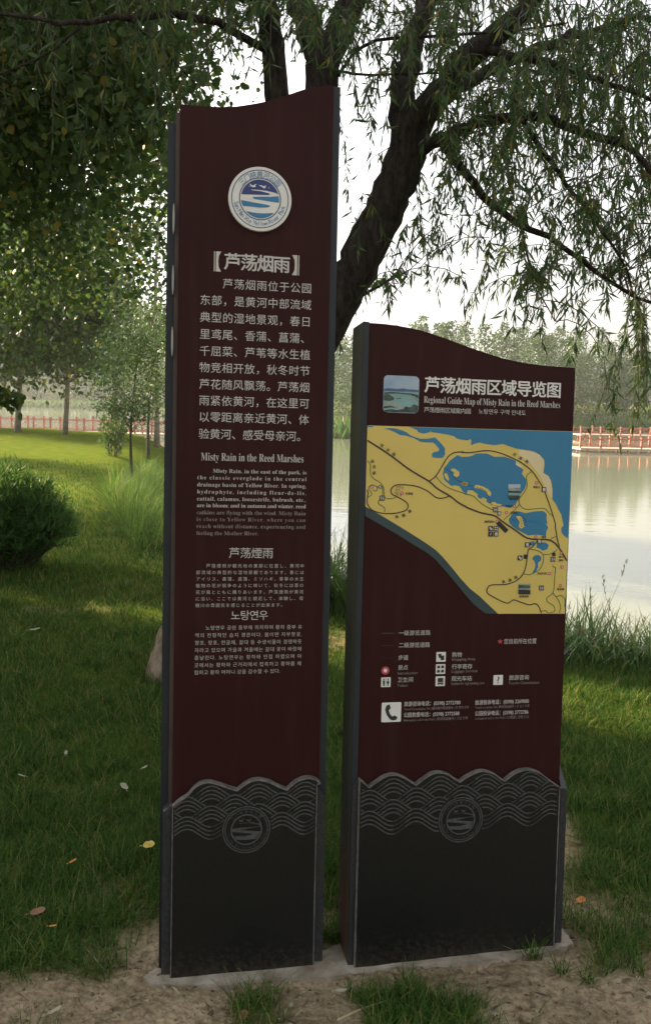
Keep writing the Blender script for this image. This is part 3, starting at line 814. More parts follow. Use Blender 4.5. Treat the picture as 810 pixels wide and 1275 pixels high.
# tall grass left of the tall sign
n = 26000
t = rng.random(n)
ex = np.interp(t, [0, .3, .6, 1], [-1.75, -3.0, -3.7, -4.4]); ey = np.interp(t, [0, .3, .6, 1], [8.6, 12.2, 15.5, 22])
off = -.15+3.2*rng.random(n)**1.1
x = ex + off*.9; y = ey + off*.35
P = np.stack([x, y, ground_z(x, y)-.03], 1)
o = strip_mesh('tall_grass', P, (.28+.42*rng.random(n)**1.5)*(.4+1.0*fbm(x*1.9, y*1.9, 3)), .010, 1.1, .45, 3, M['meadow']); tag(o, 'tall bright green grass along the bank left of the tall sign', 'grass', kind='stuff')
# far shore reed fringe
n = 5000
x = -2+95*rng.random(n); yb = np.interp(x, [f_[0] for f_ in FAR[3:8]], [f_[1] for f_ in FAR[3:8]])
y = yb + 7*rng.random(n) - .5
P = np.stack([x, y, ground_z(x, y)-.1], 1)
o = strip_mesh('shore_reeds', P, 1.0+1.2*rng.random(n), .30, .5, .3, 2, M['shore']); tag(o, 'pale green reed fringe on the far shore behind the right boardwalk', 'reeds', kind='stuff')
n = 6000
x = -130+95*rng.random(n); y = 214+8*rng.random(n)
P = np.stack([x, y, ground_z(x, y)-.1], 1)
o = strip_mesh('shore_reeds', P, .8+1.0*rng.random(n), .45, .6, .4, 2, M['shore']); tag(o, 'bright green grass fringe on the far left shore beyond the red railing', 'reeds', kind='stuff')

# ------------------------------------------------------------------ signs
def sign_matrix(yaw, lean, g, bx, by):
    M_ = Matrix.Rotation(yaw, 4, 'Z') @ Matrix.Rotation(lean, 4, 'X') @ Matrix.Rotation(g, 4, 'Y')
    M_.translation = (bx, by, 0); return M_
class Face:
    """turns measured outline points into metres on the sign's own front face"""
    def __init__(s, M_): s.M = M_; s.R = np.array(M_.to_3x3()); s.o = np.array(M_.translation)
    def __call__(s, x, y):
        d = ray(x, y); A = np.stack([s.R[:, 0], s.R[:, 2], -d], 1)
        q = np.linalg.solve(A, CAM - s.o); return float(q[0]), float(q[1])
M1 = sign_matrix(.1716, -.0763, .0118, -.195, 2.171); S1 = Face(M1)
M2 = sign_matrix(.1971, -.0758, .0164, .395, 2.256); S2 = Face(M2)

def prism(name, uv, y0, y1, mat_, parent, side=None):
    """outline in (u,v), extruded in depth from y0 (front) to y1"""
    n = len(uv)
    ar = sum(uv[i][0]*uv[(i+1) % n][1] - uv[(i+1) % n][0]*uv[i][1] for i in range(n))
    if ar < 0: uv = uv[::-1]
    bm = bmesh.new()
    a = [bm.verts.new((u, y0, v)) for u, v in uv]; b = [bm.verts.new((u, y1, v)) for u, v in uv]
    ff = bm.faces.new(a); fb = bm.faces.new(b[::-1]); ff.normal_update(); fb.normal_update()
    for i in range(n):
        q = bm.faces.new((a[(i+1) % n], a[i], b[i], b[(i+1) % n])); q.material_index = 1 if side else 0
    bmesh.ops.triangulate(bm, faces=[ff, fb])
    me = bpy.data.meshes.new(name); bm.to_mesh(me); bm.free()
    me.materials.append(mat_)
    if side: me.materials.append(side)
    o = bpy.data.objects.new(name, me); C.objects.link(o); o.parent = parent
    return o
class Flat:
    """flat printed shapes lying at one height above the face"""
    def __init__(s): s.bm = bmesh.new(); s.mi = 0
    def poly(s, uv, y, mi=0):
        n = len(uv)
        ar = sum(uv[i][0]*uv[(i+1) % n][1] - uv[(i+1) % n][0]*uv[i][1] for i in range(n))
        if ar < 0: uv = uv[::-1]
        f = s.bm.faces.new([s.bm.verts.new((u, y, v)) for u, v in uv]); f.material_index = mi
    def line(s, uv, wd, y, mi=0):
        uv = np.array(uv, float); n = len(uv)
        T = np.zeros_like(uv)
        T[1:-1] = uv[2:]-uv[:-2]; T[0] = uv[1]-uv[0]; T[-1] = uv[-1]-uv[-2]
        T /= np.linalg.norm(T, axis=1, keepdims=True)+1e-9
        Nn = np.stack([-T[:, 1], T[:, 0]], 1)*wd/2
        A = [s.bm.verts.new((p[0], y, p[1])) for p in uv+Nn]; B = [s.bm.verts.new((p[0], y, p[1])) for p in uv-Nn]
        for i in range(n-1):
            f = s.bm.faces.new((A[i], B[i], B[i+1], A[i+1])); f.material_index = mi
    def ring(s, c, r0, r1, y, mi=0, n=48):
        pts = [(math.cos(2*math.pi*k/n), math.sin(2*math.pi*k/n)) for k in range(n)]
        if r0 <= 0: s.poly([(c[0]+r1*a, c[1]+r1*b) for a, b in pts], y, mi); return
        I = [s.bm.verts.new((c[0]+r0*a, y, c[1]+r0*b)) for a, b in pts]; O = [s.bm.verts.new((c[0]+r1*a, y, c[1]+r1*b)) for a, b in pts]
        for k in range(n):
            f = s.bm.faces.new((I[k], O[k], O[(k+1) % n], I[(k+1) % n])); f.material_index = mi
    def build(s, name, mats, parent):
        for f in s.bm.faces: f.normal_update()
        big = [f for f in s.bm.faces if len(f.verts) > 4]
        bmesh.ops.triangulate(s.bm, faces=big)
        me = bpy.data.meshes.new(name); s.bm.to_mesh(me); s.bm.free()
        for m in (mats if isinstance(mats, (list, tuple)) else [mats]): me.materials.append(m)
        o = bpy.data.objects.new(name, me); C.objects.link(o); o.parent = parent
        return o
def curve(pts, n=6):
    """smooth polyline through points (Catmull-Rom)"""
    P = np.array(pts, float)
    if len(P) < 3: return P
    P = np.concatenate([[2*P[0]-P[1]], P, [2*P[-1]-P[-2]]])
    out = []
    for i in range(1, len(P)-2):
        p0, p1, p2, p3 = P[i-1:i+3]
        for t in np.linspace(0, 1, n, endpoint=False):
            out.append(.5*((2*p1)+(-p0+p2)*t+(2*p0-5*p1+4*p2-p3)*t*t+(-p0+3*p1-3*p2+p3)*t**3))
    out.append(P[-2]); return np.array(out)

# ---- lettering: glyph outlines of the built-in font, laid out letter by letter
def serif(s):
    return ''.join(chr(0x1D400+ord(c)-65) if 'A' <= c <= 'Z' else chr(0x1D41A+ord(c)-97) if 'a' <= c <= 'z' else c for c in s)
T_HEAD = "【芦荡烟雨】"
T_CN = ["芦荡烟雨位于公园", "东部，是黄河中部流域", "典型的湿地景观，春日", "里鸢尾、香蒲、菖蒲、", "千屈菜、芦苇等水生植", "物竞相开放，秋冬时节", "芦花随风飘荡。芦荡烟", "雨紧依黄河，在这里可", "以零距离亲近黄河、体", "验黄河、感受母亲河。"]
T_EN = ["Misty Rain, in the east of the park, is", "the classic everglade in the central", "drainage basin of Yellow River. In spring,", "hydrophyte, including fleur-de-lis,", "cattail, calamus, loosestrife, bulrush, etc.,", "are in bloom; and in autumn and winter, reed", "catkins are flying with the wind. Misty Rain", "is close to Yellow River, where you can", "reach without distance, experiencing and", "feeling the Mother River."]
T_JP = ["芦蕩煙雨が観光地の東部に位置し、黄河中", "部流域の典型的な湿地景観であります。春には", "アイリス、香蒲、菖蒲、ミソハギ、葦等の水生", "植物の花が競争のように咲いて、秋冬には葦の", "花が風とともに踊りあいます。芦蕩煙雨が黄河", "に沿い、ここでは黄河と親近して、体験し、母", "親川の雰囲気を感じることが出来ます。"]
T_KR = ["노탕연우 공원 동부에 위치하여 황하 중부 유", "역의 전형적인 습지 경관이다. 봄이면 자부붓꽃,", "향포, 창포, 천굴채, 갈대 등 수생식물이 경쟁하듯", "자라고 있으며 가을과 겨울에는 갈대 꽃이 바람에", "흩날린다. 노탕연우는 황하와 인접 하였으며 이", "곳에서는 황하와 근거리에서 접촉하고 황하를 체", "험하고 황하 어머니 강을 감수할 수 있다."]
T_ALL = [T_HEAD, "芦荡煙雨노탕연우芦荡烟雨区域导览图芦荡煙雨区域案内図노탕연우 구역 안내도三门峡黄河公园一级游览道路二级游览道路步道景点卫生间购物行李寄存观光车站您目前所在位置旅游咨询电话公园救援投诉：滨河路运动环湖桂圆百果园观景台驿站鸟岛乐荷花塘森林栈道听雨亭国H?(0398)-0123456789|San Men Xia Yellow River ParkIntroductionToiletsShopping AreaLuggage ServiceStation for sightseeing carsTourist ConsultationTravel Consultation TelEmergency call in the ParkTravel complaint TelComplaint call観光案内電話番号緊急関光문의 전화공원긴급 전화여행 신고",
         serif("Misty Rain in the Reed Marshes Regional Guide Map of")] + T_CN + T_JP + T_KR + [serif(t) for t in T_EN] + T_EN
CHARS = sorted(set(''.join(T_ALL)) - {' '})
GLYPH = {}
def make_glyphs(off_list):
    dg_objs = []
    for off in off_list:
        for ch in CHARS:
            cu = bpy.data.curves.new('glyph', 'FONT'); cu.body = ch; cu.size = 1; cu.resolution_u = 3; cu.offset = off; cu.fill_mode = 'FRONT'
            ob = bpy.data.objects.new('glyph', cu); C.objects.link(ob)
            dg_objs.append((off, ch, ob, 0))
            if off == 0:
                c2 = bpy.data.curves.new('glyph', 'FONT'); c2.body = 'H'+ch+'H'; c2.size = 1; c2.resolution_u = 1
                ob2 = bpy.data.objects.new('glyph', c2); C.objects.link(ob2); dg_objs.append((off, ch, ob2, 1))
    c2 = bpy.data.curves.new('glyph', 'FONT'); c2.body = 'HH'; ob2 = bpy.data.objects.new('glyph', c2); C.objects.link(ob2); dg_objs.append((0, '', ob2, 1))
    dg = bpy.context.evaluated_depsgraph_get(); dg.update()
    W = {}
    for off, ch, ob, kind in dg_objs:
        ev = ob.evaluated_get(dg); me = ev.to_mesh()
        n = len(me.vertices); co = np.zeros(n*3, np.float32); me.vertices.foreach_get('co', co); co = co.reshape(-1, 3)[:, :2]
        if kind == 1: W[ch] = co[:, 0].max()-co[:, 0].min()
        else: GLYPH[(ch, off)] = (co.copy(), [tuple(p.vertices) for p in me.polygons])
        ev.to_mesh_clear()
    for off, ch, ob, kind in dg_objs:
        cu = ob.data; bpy.data.objects.remove(ob); bpy.data.curves.remove(cu)
    for ch in CHARS: GLYPH[ch] = W[ch]-W['']
make_glyphs([0, -.006])
def bounds(ch, off=0):
    co = GLYPH[(ch, off)][0]; return co.min(0), co.max(0)
_k = bounds('国'); CJK_H = float(_k[1][1]-_k[0][1]); CJK_C = float((_k[0][1]+_k[1][1])/2)
_k = bounds('H'); LAT_H = float(_k[1][1]); LAT_C = LAT_H/2
class Text:
    def __init__(s, y): s.v = []; s.f = []; s.y = y
    def glyph(s, ch, u, v, size, ang=0, xs=1.0, off=0):
        if off > 0:      # bold: the thin glyph laid down five times, each a hair higher
            y0 = s.y; e = size*off*1.35
            for k, (a, b) in enumerate(((0, 0), (1, 0), (-1, 0), (0, .7), (0, -.7))):
                s.y = y0-.00005*k; s.glyph(ch, u+a*e, v+b*e, size, ang, xs, 0)
            s.y = y0; return
        co, fs = GLYPH[(ch, off)]; b = len(s.v); ca, sa = math.cos(ang), math.sin(ang)
        for x, y in co:
            X_, Y_ = x*size*xs, y*size
            s.v.append((u+X_*ca-Y_*sa, s.y, v+X_*sa+Y_*ca))
        s.f += [tuple(i+b for i in q) for q in fs]
    def line(s, txt, u0, u1, v, h, latin=False, fit='space', off=0, indent_scale=1.0):
        """line between u0 and u1, centred on v, capital or ideograph height h"""
        size = h/(LAT_H if latin else CJK_H); base = v - (LAT_C if latin else CJK_C)*size
        adv = [GLYPH[c]*size if c != ' ' else .27*size for c in txt]
        tot = sum(adv)
        if u1 is None: u1 = u0+tot
        xs, gap = 1.0, 0.0
        if fit == 'space' and len(txt) > 1: gap = (u1-u0-tot)/(len(txt)-1)
        elif fit == 'scale': xs = (u1-u0)/tot
        if fit == 'space' and gap < -.25*size*.3:      # too long: squeeze the letters instead
            xs = (u1-u0)/tot; gap = 0
        u = u0
        for c, a in zip(txt, adv):
            if c != ' ': s.glyph(c, u, base, size, 0, xs, off)
            u += a*xs+gap
    def centred(s, txt, u, v, h, latin=False, off=0, ang=0):
        size = h/(LAT_H if latin else CJK_H); adv = [GLYPH[c]*size if c != ' ' else .27*size for c in txt]
        x = -sum(adv)/2; cc = (LAT_C if latin else CJK_C)*size
        for c, a in zip(txt, adv):
            if c != ' ':
                s.glyph(c, u+x*math.cos(ang)+cc*math.sin(ang), v+x*math.sin(ang)-cc*math.cos(ang), size, ang, 1, off)
            x += a
    def build(s, name, m, parent): return mesh_obj(name, s.v, s.f, m, parent)
def tline(T, S, txt, x0, x1, yc, hpx, **k):
    """line measured at its left and right centre points on the face"""
    yl, yr = yc if isinstance(yc, tuple) else (yc, yc)
    u0, v0 = S(x0, yl); u1, v1 = S(x1, yr); hh = S((x0+x1)/2, (yl+yr)/2-hpx/2)[1]-S((x0+x1)/2, (yl+yr)/2+hpx/2)[1]
    T.line(txt, u0, u1, (v0+v1)/2, hh, **k)

# ---- the park emblem, drawn on a unit circle
def emblem_shapes():
    def q(pts): return [((x-391)/352, -(y-450)/361) for x, y in pts]
    def arc(a0, a1, r=.605, n=18): return [(r*math.cos(math.radians(a)), r*math.sin(math.radians(a))) for a in np.linspace(a0, a1, n)]
    navy = arc(170, 17) + q([(560, 368), (470, 354), (400, 349), (330, 348), (278, 354), (300, 359), (400, 363), (480, 378), (505, 388), (480, 399), (400, 403), (300, 407)])
    t1 = q([(595, 405), (500, 418), (400, 424), (320, 432), (302, 443), (330, 455), (420, 463), (520, 472)]) + arc(-7, 7, .605, 5)[0:4]
    t2 = arc(187, 199, .605, 5) + q([(205, 542), (300, 543), (390, 548), (480, 538), (510, 522), (470, 510), (400, 502), (300, 492)])
    t3 = arc(222, 318, .605, 18) + q([(500, 603), (440, 609), (370, 611), (300, 606)])
    birds = [q([(270, 285), (300, 305), (318, 303), (330, 290), (353, 287), (335, 300), (338, 320), (310, 325), (285, 315)]),
             q([(370, 290), (395, 300), (405, 293), (415, 305), (440, 300), (462, 293), (448, 308), (450, 325), (425, 328), (412, 315), (388, 306)]),
             q([(258, 318), (270, 313), (275, 320)]), q([(478, 322), (488, 312), (494, 322)])]
    return navy, [t1, t2, t3], birds
def emblem_letters(T, c, r, h):
    for k, ch in enumerate("三门峡黄河公园"):
        a = math.radians(139 - k*95/6); T.centred(ch, c[0]+.76*r*math.cos(a), c[1]+.76*r*math.sin(a), h*1.15, ang=a-math.pi/2)
    s_ = "San Men Xia Yellow River Park"
    for k, ch in enumerate(s_):
        if ch == ' ': continue
        a = math.radians(193 + k*(151)/(len(s_)-1)); T.centred(ch, c[0]+.765*r*math.cos(a), c[1]+.765*r*math.sin(a), h*.8, latin=True, ang=a+math.pi/2)

# ---- carved wave band: overlapping humps, the front ones hide those behind
def waves(Fl, u0, u1, crest, P, A, y, dv, rows, per_row, wd, mask, top):
    fronts = []
    def hump(j, k): return crest[0] + k*P + (P/2 if j % 2 else 0)
    def val(j, c, x): return crest[1] - j*dv + A*(math.cos(2*math.pi*(x-c)/P)-1)/1.0*.5*1.0
    for j in range(rows):
        for k in range(-2, int((u1-u0)/P)+4):
            c = hump(j, k)
            for i in range(per_row):
                pts = []
                for x in np.linspace(c-P*.5, c+P*.78, 44):
                    v = val(j, c, x) - i*dv*2.0/per_row*.82
                    ok = u0+.002 < x < u1-.002 and not mask(x, v) and v < top(x)-.003
                    if ok:       # hidden by the humps in front: the next one to the right and the rows below
                        for jj, kk in ((j, k-1), (j+1, k-1), (j+1, k), (j+1, k+1), (j+2, k-1), (j+2, k), (j+2, k+1)):
                            if jj >= rows: continue
                            c2 = hump(jj, kk)
                            if jj == j and not (c2-P*.5 < x < c2+P*.5): continue
                            if jj == j and kk == k-1:
                                if x < c - P*.12: 
                                    if val(jj, c2, x) > v and x < c2+P*.78: ok = False
                                continue
                            if abs(x-c2) < P*.5 and v < val(jj, c2, x)+.002: ok = False; break
                    if ok: pts.append((x, v))
                    else:
                        if len(pts) > 2: Fl.line(pts, wd, y)
                        pts = []
                if len(pts) > 2: Fl.line(pts, wd, y)

def carved_emblem(S, c, r, y, parent):
    navy, teal, birds = emblem_shapes()
    Fl = Flat()
    Fl.ring(c, .95*r, 1.0*r, y); Fl.ring(c, .86*r, .90*r, y); Fl.ring(c, .60*r, .66*r, y)
    def pl(s_): Fl.poly([(c[0]+x*r, c[1]+z*r) for x, z in s_], y)
    # carved river: the pale band itself
    band = [(-.33, .27), (.1, .28), (.52, .19), (.55, .13), (.3, .10), (-.3, .09), (-.58, .05), (-.58, -.07), (-.2, -.12), (.33, -.20), (-.1, -.27), (-.55, -.26), (-.5, -.40), (0, -.44), (.45, -.40), (.58, -.1), (.2, -.06), (-.25, 0.0), (.2, .07), (.58, .11), (.56, .22), (.2, .30), (-.3, .29)]
    pl(band)
    for b in birds[:2]: pl(b)
    T = Text(y-.0004); emblem_letters(T, c, r, .0075)
    o = Fl.build('carved_emblem', M['carved'], parent); T.build('carved_lettering', M['carved'], o)

# ================= tall sign
t1 = empty('information_sign', (0, 0, 0), 'tall narrow maroon sign with a round blue emblem above paragraphs of pale text', 'sign', M=M1)
wave1 = [S1(x, y) for x, y in [(223.5, 130), (245, 131.5), (270, 133), (288, 133), (305, 131), (330, 126.5), (357, 118.5), (378, 111.5), (396, 107.5), (415.3, 106.5)]]
wave1 = [tuple(q) for q in curve(wave1, 4)]
L1, R1 = -.199, .198
wave1[0] = (L1, wave1[0][1]); wave1[-1] = (R1, wave1[-1][1])
prism('panel', [(L1, .02), (R1, .02)] + wave1[::-1], 0, .022, M['maroon'], t1, side=M['filler'])
back = [(u, v-.004) for u, v in wave1]
back = [(-.230, wave1[0][1]-.03)] + [(u, v-.03*max(0, (0.05-u)/.25)) for u, v in back] + [(.217, wave1[-1][1]-.001)]
prism('frame', [(-.230, -.05), (.217, -.05)] + back[::-1], .040, .125, M['frame'], t1)
fr = bpy.data.objects[t1.children[-1].name]
prism('frame_strip', [(R1+.001, .0), (.2175, .0), (.2175, wave1[-1][1]+.001), (R1+.001, wave1[-1][1]+.001)], .008, .039, M['frame'], t1)
prism('spacer', [(-.209, .3), (.19, .3), (.19, wave1[-1][1]-.06), (.0, wave1[0][1]-.06), (-.209, wave1[0][1]-.01)], .0225, .0395, M['filler'], t1)
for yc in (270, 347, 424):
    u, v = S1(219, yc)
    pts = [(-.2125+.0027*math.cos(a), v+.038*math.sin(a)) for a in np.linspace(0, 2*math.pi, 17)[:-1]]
    prism('sky_gap_plate', pts, .012, .030, M['clip'], t1)  # pale plate painted for the sky showing through a slot in the frame
# stone base
def G1(x, y): return S1(210+x/4.154, 955+y/4.154)
rim1 = [G1(x, y) for x, y in [(18, 192), (60, 155), (98, 130), (128, 95), (165, 70), (208, 62), (258, 74), (310, 92), (352, 104), (382, 80), (420, 58), (462, 50), (510, 59), (560, 82), (606, 101), (640, 70), (680, 48), (722, 41), (758, 50), (782, 70)]]
def rimcurve(rim, L, R, dips):
    segs = []; last = 0
    for d_ in dips + [len(rim)-1]:
        segs.append(curve(rim[last:d_+1], 5)); last = d_
    out = np.concatenate([s_[(1 if i else 0):] for i, s_ in enumerate(segs)])
    out[0, 0] = L; out[-1, 0] = R
    return [tuple(q) for q in out]
rc1 = rimcurve(rim1, L1, .190, [8, 14])
sb = prism('stone_base', [(L1, -.03), (.190, -.03)] + rc1[::-1], -.020, -.0005, M['granite'], t1, side=M['rough_stone'])
Fl = Flat(); Fl.line([(u, v-.0022) for u, v in rc1], .0045, -.0206); Fl.line([(L1+.0018, rc1[0][1]-.003), (L1+.0018, 0)], .0026, -.0206); Fl.line([(.1885, rc1[-1][1]-.003), (.1885, 0)], .0028, -.0206)
Fl.build('worn_rim', M['rough_stone'], sb)
prism('stone_side', [(-.2225, -.03), (L1-.001, -.03), (L1-.001, rc1[0][1]-.003), (-.2225, rc1[0][1]-.02)], -.004, .039, M['granite_side'], t1)
prism('stone_side', [(.1935, -.03), (.2165, -.03), (.2165, .47), (.1935, .50)], -.006, .0075, M['granite_side'], t1)
ec = S1(306, 1029); er = S1(335.5, 1029)[0]-ec[0]
topf = lambda x: float(np.interp(x, [q[0] for q in rc1], [q[1] for q in rc1]))
Fl = Flat(); cw = G1(462, 52)
waves(Fl, L1+.003, .188, (cw[0]-3*.1265, cw[1]-.012), .1265, .030, -.0206, .027, 4, 4, .0035, lambda x, v: math.hypot(x-ec[0], v-ec[1]) < er*1.03, topf)
Fl.build('carved_waves', M['carved'], sb)
carved_emblem(S1, ec, er, -.0207, sb)
# badge
bc = S1(323.2, 249.5); br = (S1(362.2, 251.5)[0]-S1(284.2, 247.5)[0])/2
n = 64
bd = prism('badge', [(bc[0]+br*math.cos(2*math.pi*k/n), bc[1]+br*math.sin(2*math.pi*k/n)) for k in range(n)], -.012, -.0005, M['white'], t1)
navy, teal, birds = emblem_shapes()
Fl = Flat(); yb_ = -.0126
Fl.ring(bc, .885*br, .91*br, yb_); Fl.ring(bc, .635*br, .665*br, yb_)
Fl.poly([(bc[0]+x*br, bc[1]+z*br) for x, z in navy], yb_); Fl.build('navy_print', M['navy'], bd)
Fl = Flat()
for s_ in teal: Fl.poly([(bc[0]+x*br, bc[1]+z*br) for x, z in s_], yb_)
Fl.build('river_print', M['teal'], bd)
Fl = Flat()
for s_ in birds: Fl.poly([(bc[0]+x*br, bc[1]+z*br) for x, z in s_], yb_-.0004)
Fl.build('bird_print', M['white'], bd)
T = Text(yb_-.0002); emblem_letters(T, bc, br, .0135); T.build('badge_lettering', M['teal'], bd)
# lettering
yt_ = -.0008
T = Text(yt_)
u0, v0 = S1(278, 327.5); 
tline(T, S1, "芦荡烟雨", 278.5, 361.5, (326, 330), 19.5, off=.016)
T.build('heading', M['lettering'], t1)
Fl = Flat()
def brk(x, y, s_):   # heavy lenticular bracket with an outer bar
    (ua, va), (ub, vb) = S1(x, y-12.5), S1(x, y+12.5); w_ = (va-vb)
    P_ = [(0, 0), (.20, 0), (.11, .22), (.09, .5), (.11, .78), (.20, 1), (0, 1)]
    Fl.poly([(ua+s_*p*w_*1.3, vb+q_*w_) for p, q_ in P_], yt_)
    Fl.poly([(ua-s_*.10*w_, vb), (ua-s_*.05*w_, vb), (ua-s_*.05*w_, va), (ua-s_*.10*w_, va)], yt_)
brk(269, 325.5, 1); Fl.build('heading_bracket', M['lettering'], t1)
Fl = Flat(); brk(370, 330.5, -1); Fl.build('heading_bracket', M['lettering'], t1)
T = Text(yt_)
def Z2(x, y): return 220+x/4.05, 300+y/4.05
cn_y = [(215, 242), (298, 324), (384, 409), (469, 494), (555, 575), (638, 657), (722, 740), (804, 822), (887, 903), (972, 988)]
for k, row in enumerate(T_CN):
    yl, yr = cn_y[k]
    xl, xr = (230 if k == 0 else 117-k*.9), 677-k*1.8
    # ideographs sit on an even pitch; the cell width is the pitch
    a, b = Z2(xl, 0)[0], Z2(xr, 0)[0]
    cells = len(row)
    if k == 9: b = Z2(635, 0)[0]+4
    u0, v0 = S1(a, 300+yl/4.05); u1, v1 = S1(b, 300+yr/4.05); pitch = (u1-u0+.003)/cells
    hh = S1(310, 300+(yl+yr)/8.1-6)[1]-S1(310, 300+(yl+yr)/8.1+6)[1]
    size = hh/CJK_H
    for i, ch in enumerate(row):
        T.glyph(ch, u0+i*pitch, (v0+(v1-v0)*(i+.5)/cells)*.5+(v0+v1)/4-CJK_C*size, size, off=0)
T.build('chinese_paragraph', M['lettering'], t1)
T = Text(yt_)
tline(T, S1, serif("Misty Rain in the Reed Marshes"), 250, 378, (567.5, 572), 9.6, latin=True, fit='scale', off=-.006); T.build('english_heading', M['lettering'], t1)
def Z3(x, y): return 220+x/4.05, 555+y/4.05
en_y = [(128, 133), (161, 167), (196, 203), (232, 238), (268, 272), (301, 305), (337, 340), (371, 374), (406, 408), (441, 441)]
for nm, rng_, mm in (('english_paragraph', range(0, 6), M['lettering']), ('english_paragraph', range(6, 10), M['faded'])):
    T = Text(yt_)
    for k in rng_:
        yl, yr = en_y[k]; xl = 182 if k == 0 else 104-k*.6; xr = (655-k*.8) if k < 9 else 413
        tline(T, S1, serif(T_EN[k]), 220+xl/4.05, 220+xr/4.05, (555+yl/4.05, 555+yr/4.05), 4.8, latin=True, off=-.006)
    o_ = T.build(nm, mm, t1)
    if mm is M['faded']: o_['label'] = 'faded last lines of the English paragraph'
T = Text(yt_)
tline(T, S1, "芦荡煙雨", 284.5, 340.5, (689, 688.5), 12.5, off=0); T.build('japanese_heading', M['lettering'], t1)
T = Text(yt_)
for k, row in enumerate(T_JP):
    y_ = 606+k*33.0; xl = 148 if k == 0 else 98-k*.7; xr = 642-k*1.0 if k < 6 else 545
    tline(T, S1, row, 220+xl/4.05, 220+xr/4.05, 555+y_/4.05, 4.6, off=-.006)
T.build('japanese_paragraph', M['lettering'], t1)
T = Text(yt_)
tline(T, S1, "노탕연우", 287, 334, (766.5, 766), 11.5, off=0); T.build('korean_heading', M['lettering'], t1)
T = Text(yt_)
for k, row in enumerate(T_KR):
    yl = 917+k*37.6; yr = yl-2-k*.6; xl = 145 if k == 0 else 92-k*.8; xr = 632-k*.8 if k < 6 else 522
    tline(T, S1, row, 220+xl/4.05, 220+xr/4.05, (555+yl/4.05, 555+yr/4.05), 5.3, off=-.006)
T.build('korean_paragraph', M['lettering'], t1)

# ================= map sign
t2 = empty('map_sign', (0, 0, 0), 'shorter wide maroon sign with a blue and yellow park map on a black stone base', 'sign', M=M2)
L2, R2 = -.297, .2985
wave2 = [S2(x, y) for x, y in [(460, 402), (480, 403.5), (500, 406.5), (520, 410.5), (540, 416.5), (560, 423.5), (580, 431), (600, 438), (620, 444.5), (640, 449.5), (660, 453), (685, 456), (716, 458)]]
wave2 = [tuple(q) for q in curve(wave2, 4)]; wave2[0] = (L2, wave2[0][1]); wave2[-1] = (R2, wave2[-1][1])
prism('panel', [(L2, .02), (R2, .02)] + wave2[::-1], 0, .006, M['maroon'], t2)
prism('frame', [(-.3135, -.05), (.292, -.05)] + [(.292, wave2[-1][1]-.003)] + [(min(.29, u), v-.002) for u, v in wave2[::-1]] + [(-.3135, wave2[0][1]+.003)], .0065, .125, M['stained'], t2)
prism('frame_strip', [(-.3135, .0), (L2-.001, .0), (L2-.001, wave2[0][1]+.002), (-.3135, wave2[0][1]+.003)], -.002, .0063, M['frame'], t2)
def G2(x, y): return S2(410+x/2.613, 930+y/2.613)
rim2 = [G2(x, y) for x, y in [(93, 97), (106, 106), (122, 122), (150, 103), (175, 87), (205, 81), (235, 90), (258, 104), (275, 114), (300, 95), (325, 79), (352, 74), (380, 82), (400, 95), (416, 104), (440, 88), (470, 73), (496, 70), (525, 78), (545, 92), (560, 102), (585, 82), (615, 68), (645, 66), (675, 76), (700, 95), (725, 113), (742, 124)]]
rc2 = rimcurve(rim2, L2, .293, [2, 8, 14, 20])
sb2 = prism('stone_base', [(L2, -.03), (.293, -.03)] + rc2[::-1], -.020, -.0025, M['granite'], t2, side=M['rough_stone'])
Fl = Flat(); Fl.line([(u, v-.0018) for u, v in rc2], .0034, -.0206); Fl.line([(L2+.0014, rc2[0][1]-.003), (L2+.0014, 0)], .0020, -.0206); Fl.line([(.2905, rc2[-1][1]-.003), (.2905, 0)], .0034, -.0206)
Fl.build('worn_rim', M['rough_stone'], sb2)
prism('stone_side', [(-.3130, -.03), (L2-.002, -.03), (L2-.002, .52), (-.3130, .50)], -.008, -.0025, M['granite_side'], t2)
sd2 = prism('stone_side', [(.2995, -.03), (.319, -.03), (.319, .462), (.2995, .462)], -.010, .10, M['granite_side'], t2)
mesh_obj('stone_side', [(.2995, -.010, .464), (.319, -.010, .464), (.2995, .03, .562), (.2995, .10, .562), (.319, .10, .464), (.2995, .10, .464)], [(0, 1, 2), (1, 4, 3, 2), (0, 2, 3, 5), (1, 0, 5, 4), (3, 4, 5)], M['granite_side'], t2)
ec = S2(570, 1017); er = S2(597, 1017)[0]-ec[0]
topf = lambda x: float(np.interp(x, [q[0] for q in rc2], [q[1] for q in rc2]))
Fl = Flat(); cw = G2(352, 74)
waves(Fl, L2+.003, .288, (cw[0]-5*.1335, cw[1]-.012), .1335, .032, -.0206, .029, 4, 4, .0035, lambda x, v: math.hypot(x-ec[0], v-ec[1]) < er*1.03, topf)
Fl.build('carved_waves', M['carved'], sb2)
carved_emblem(S2, ec, er, -.0207, sb2)

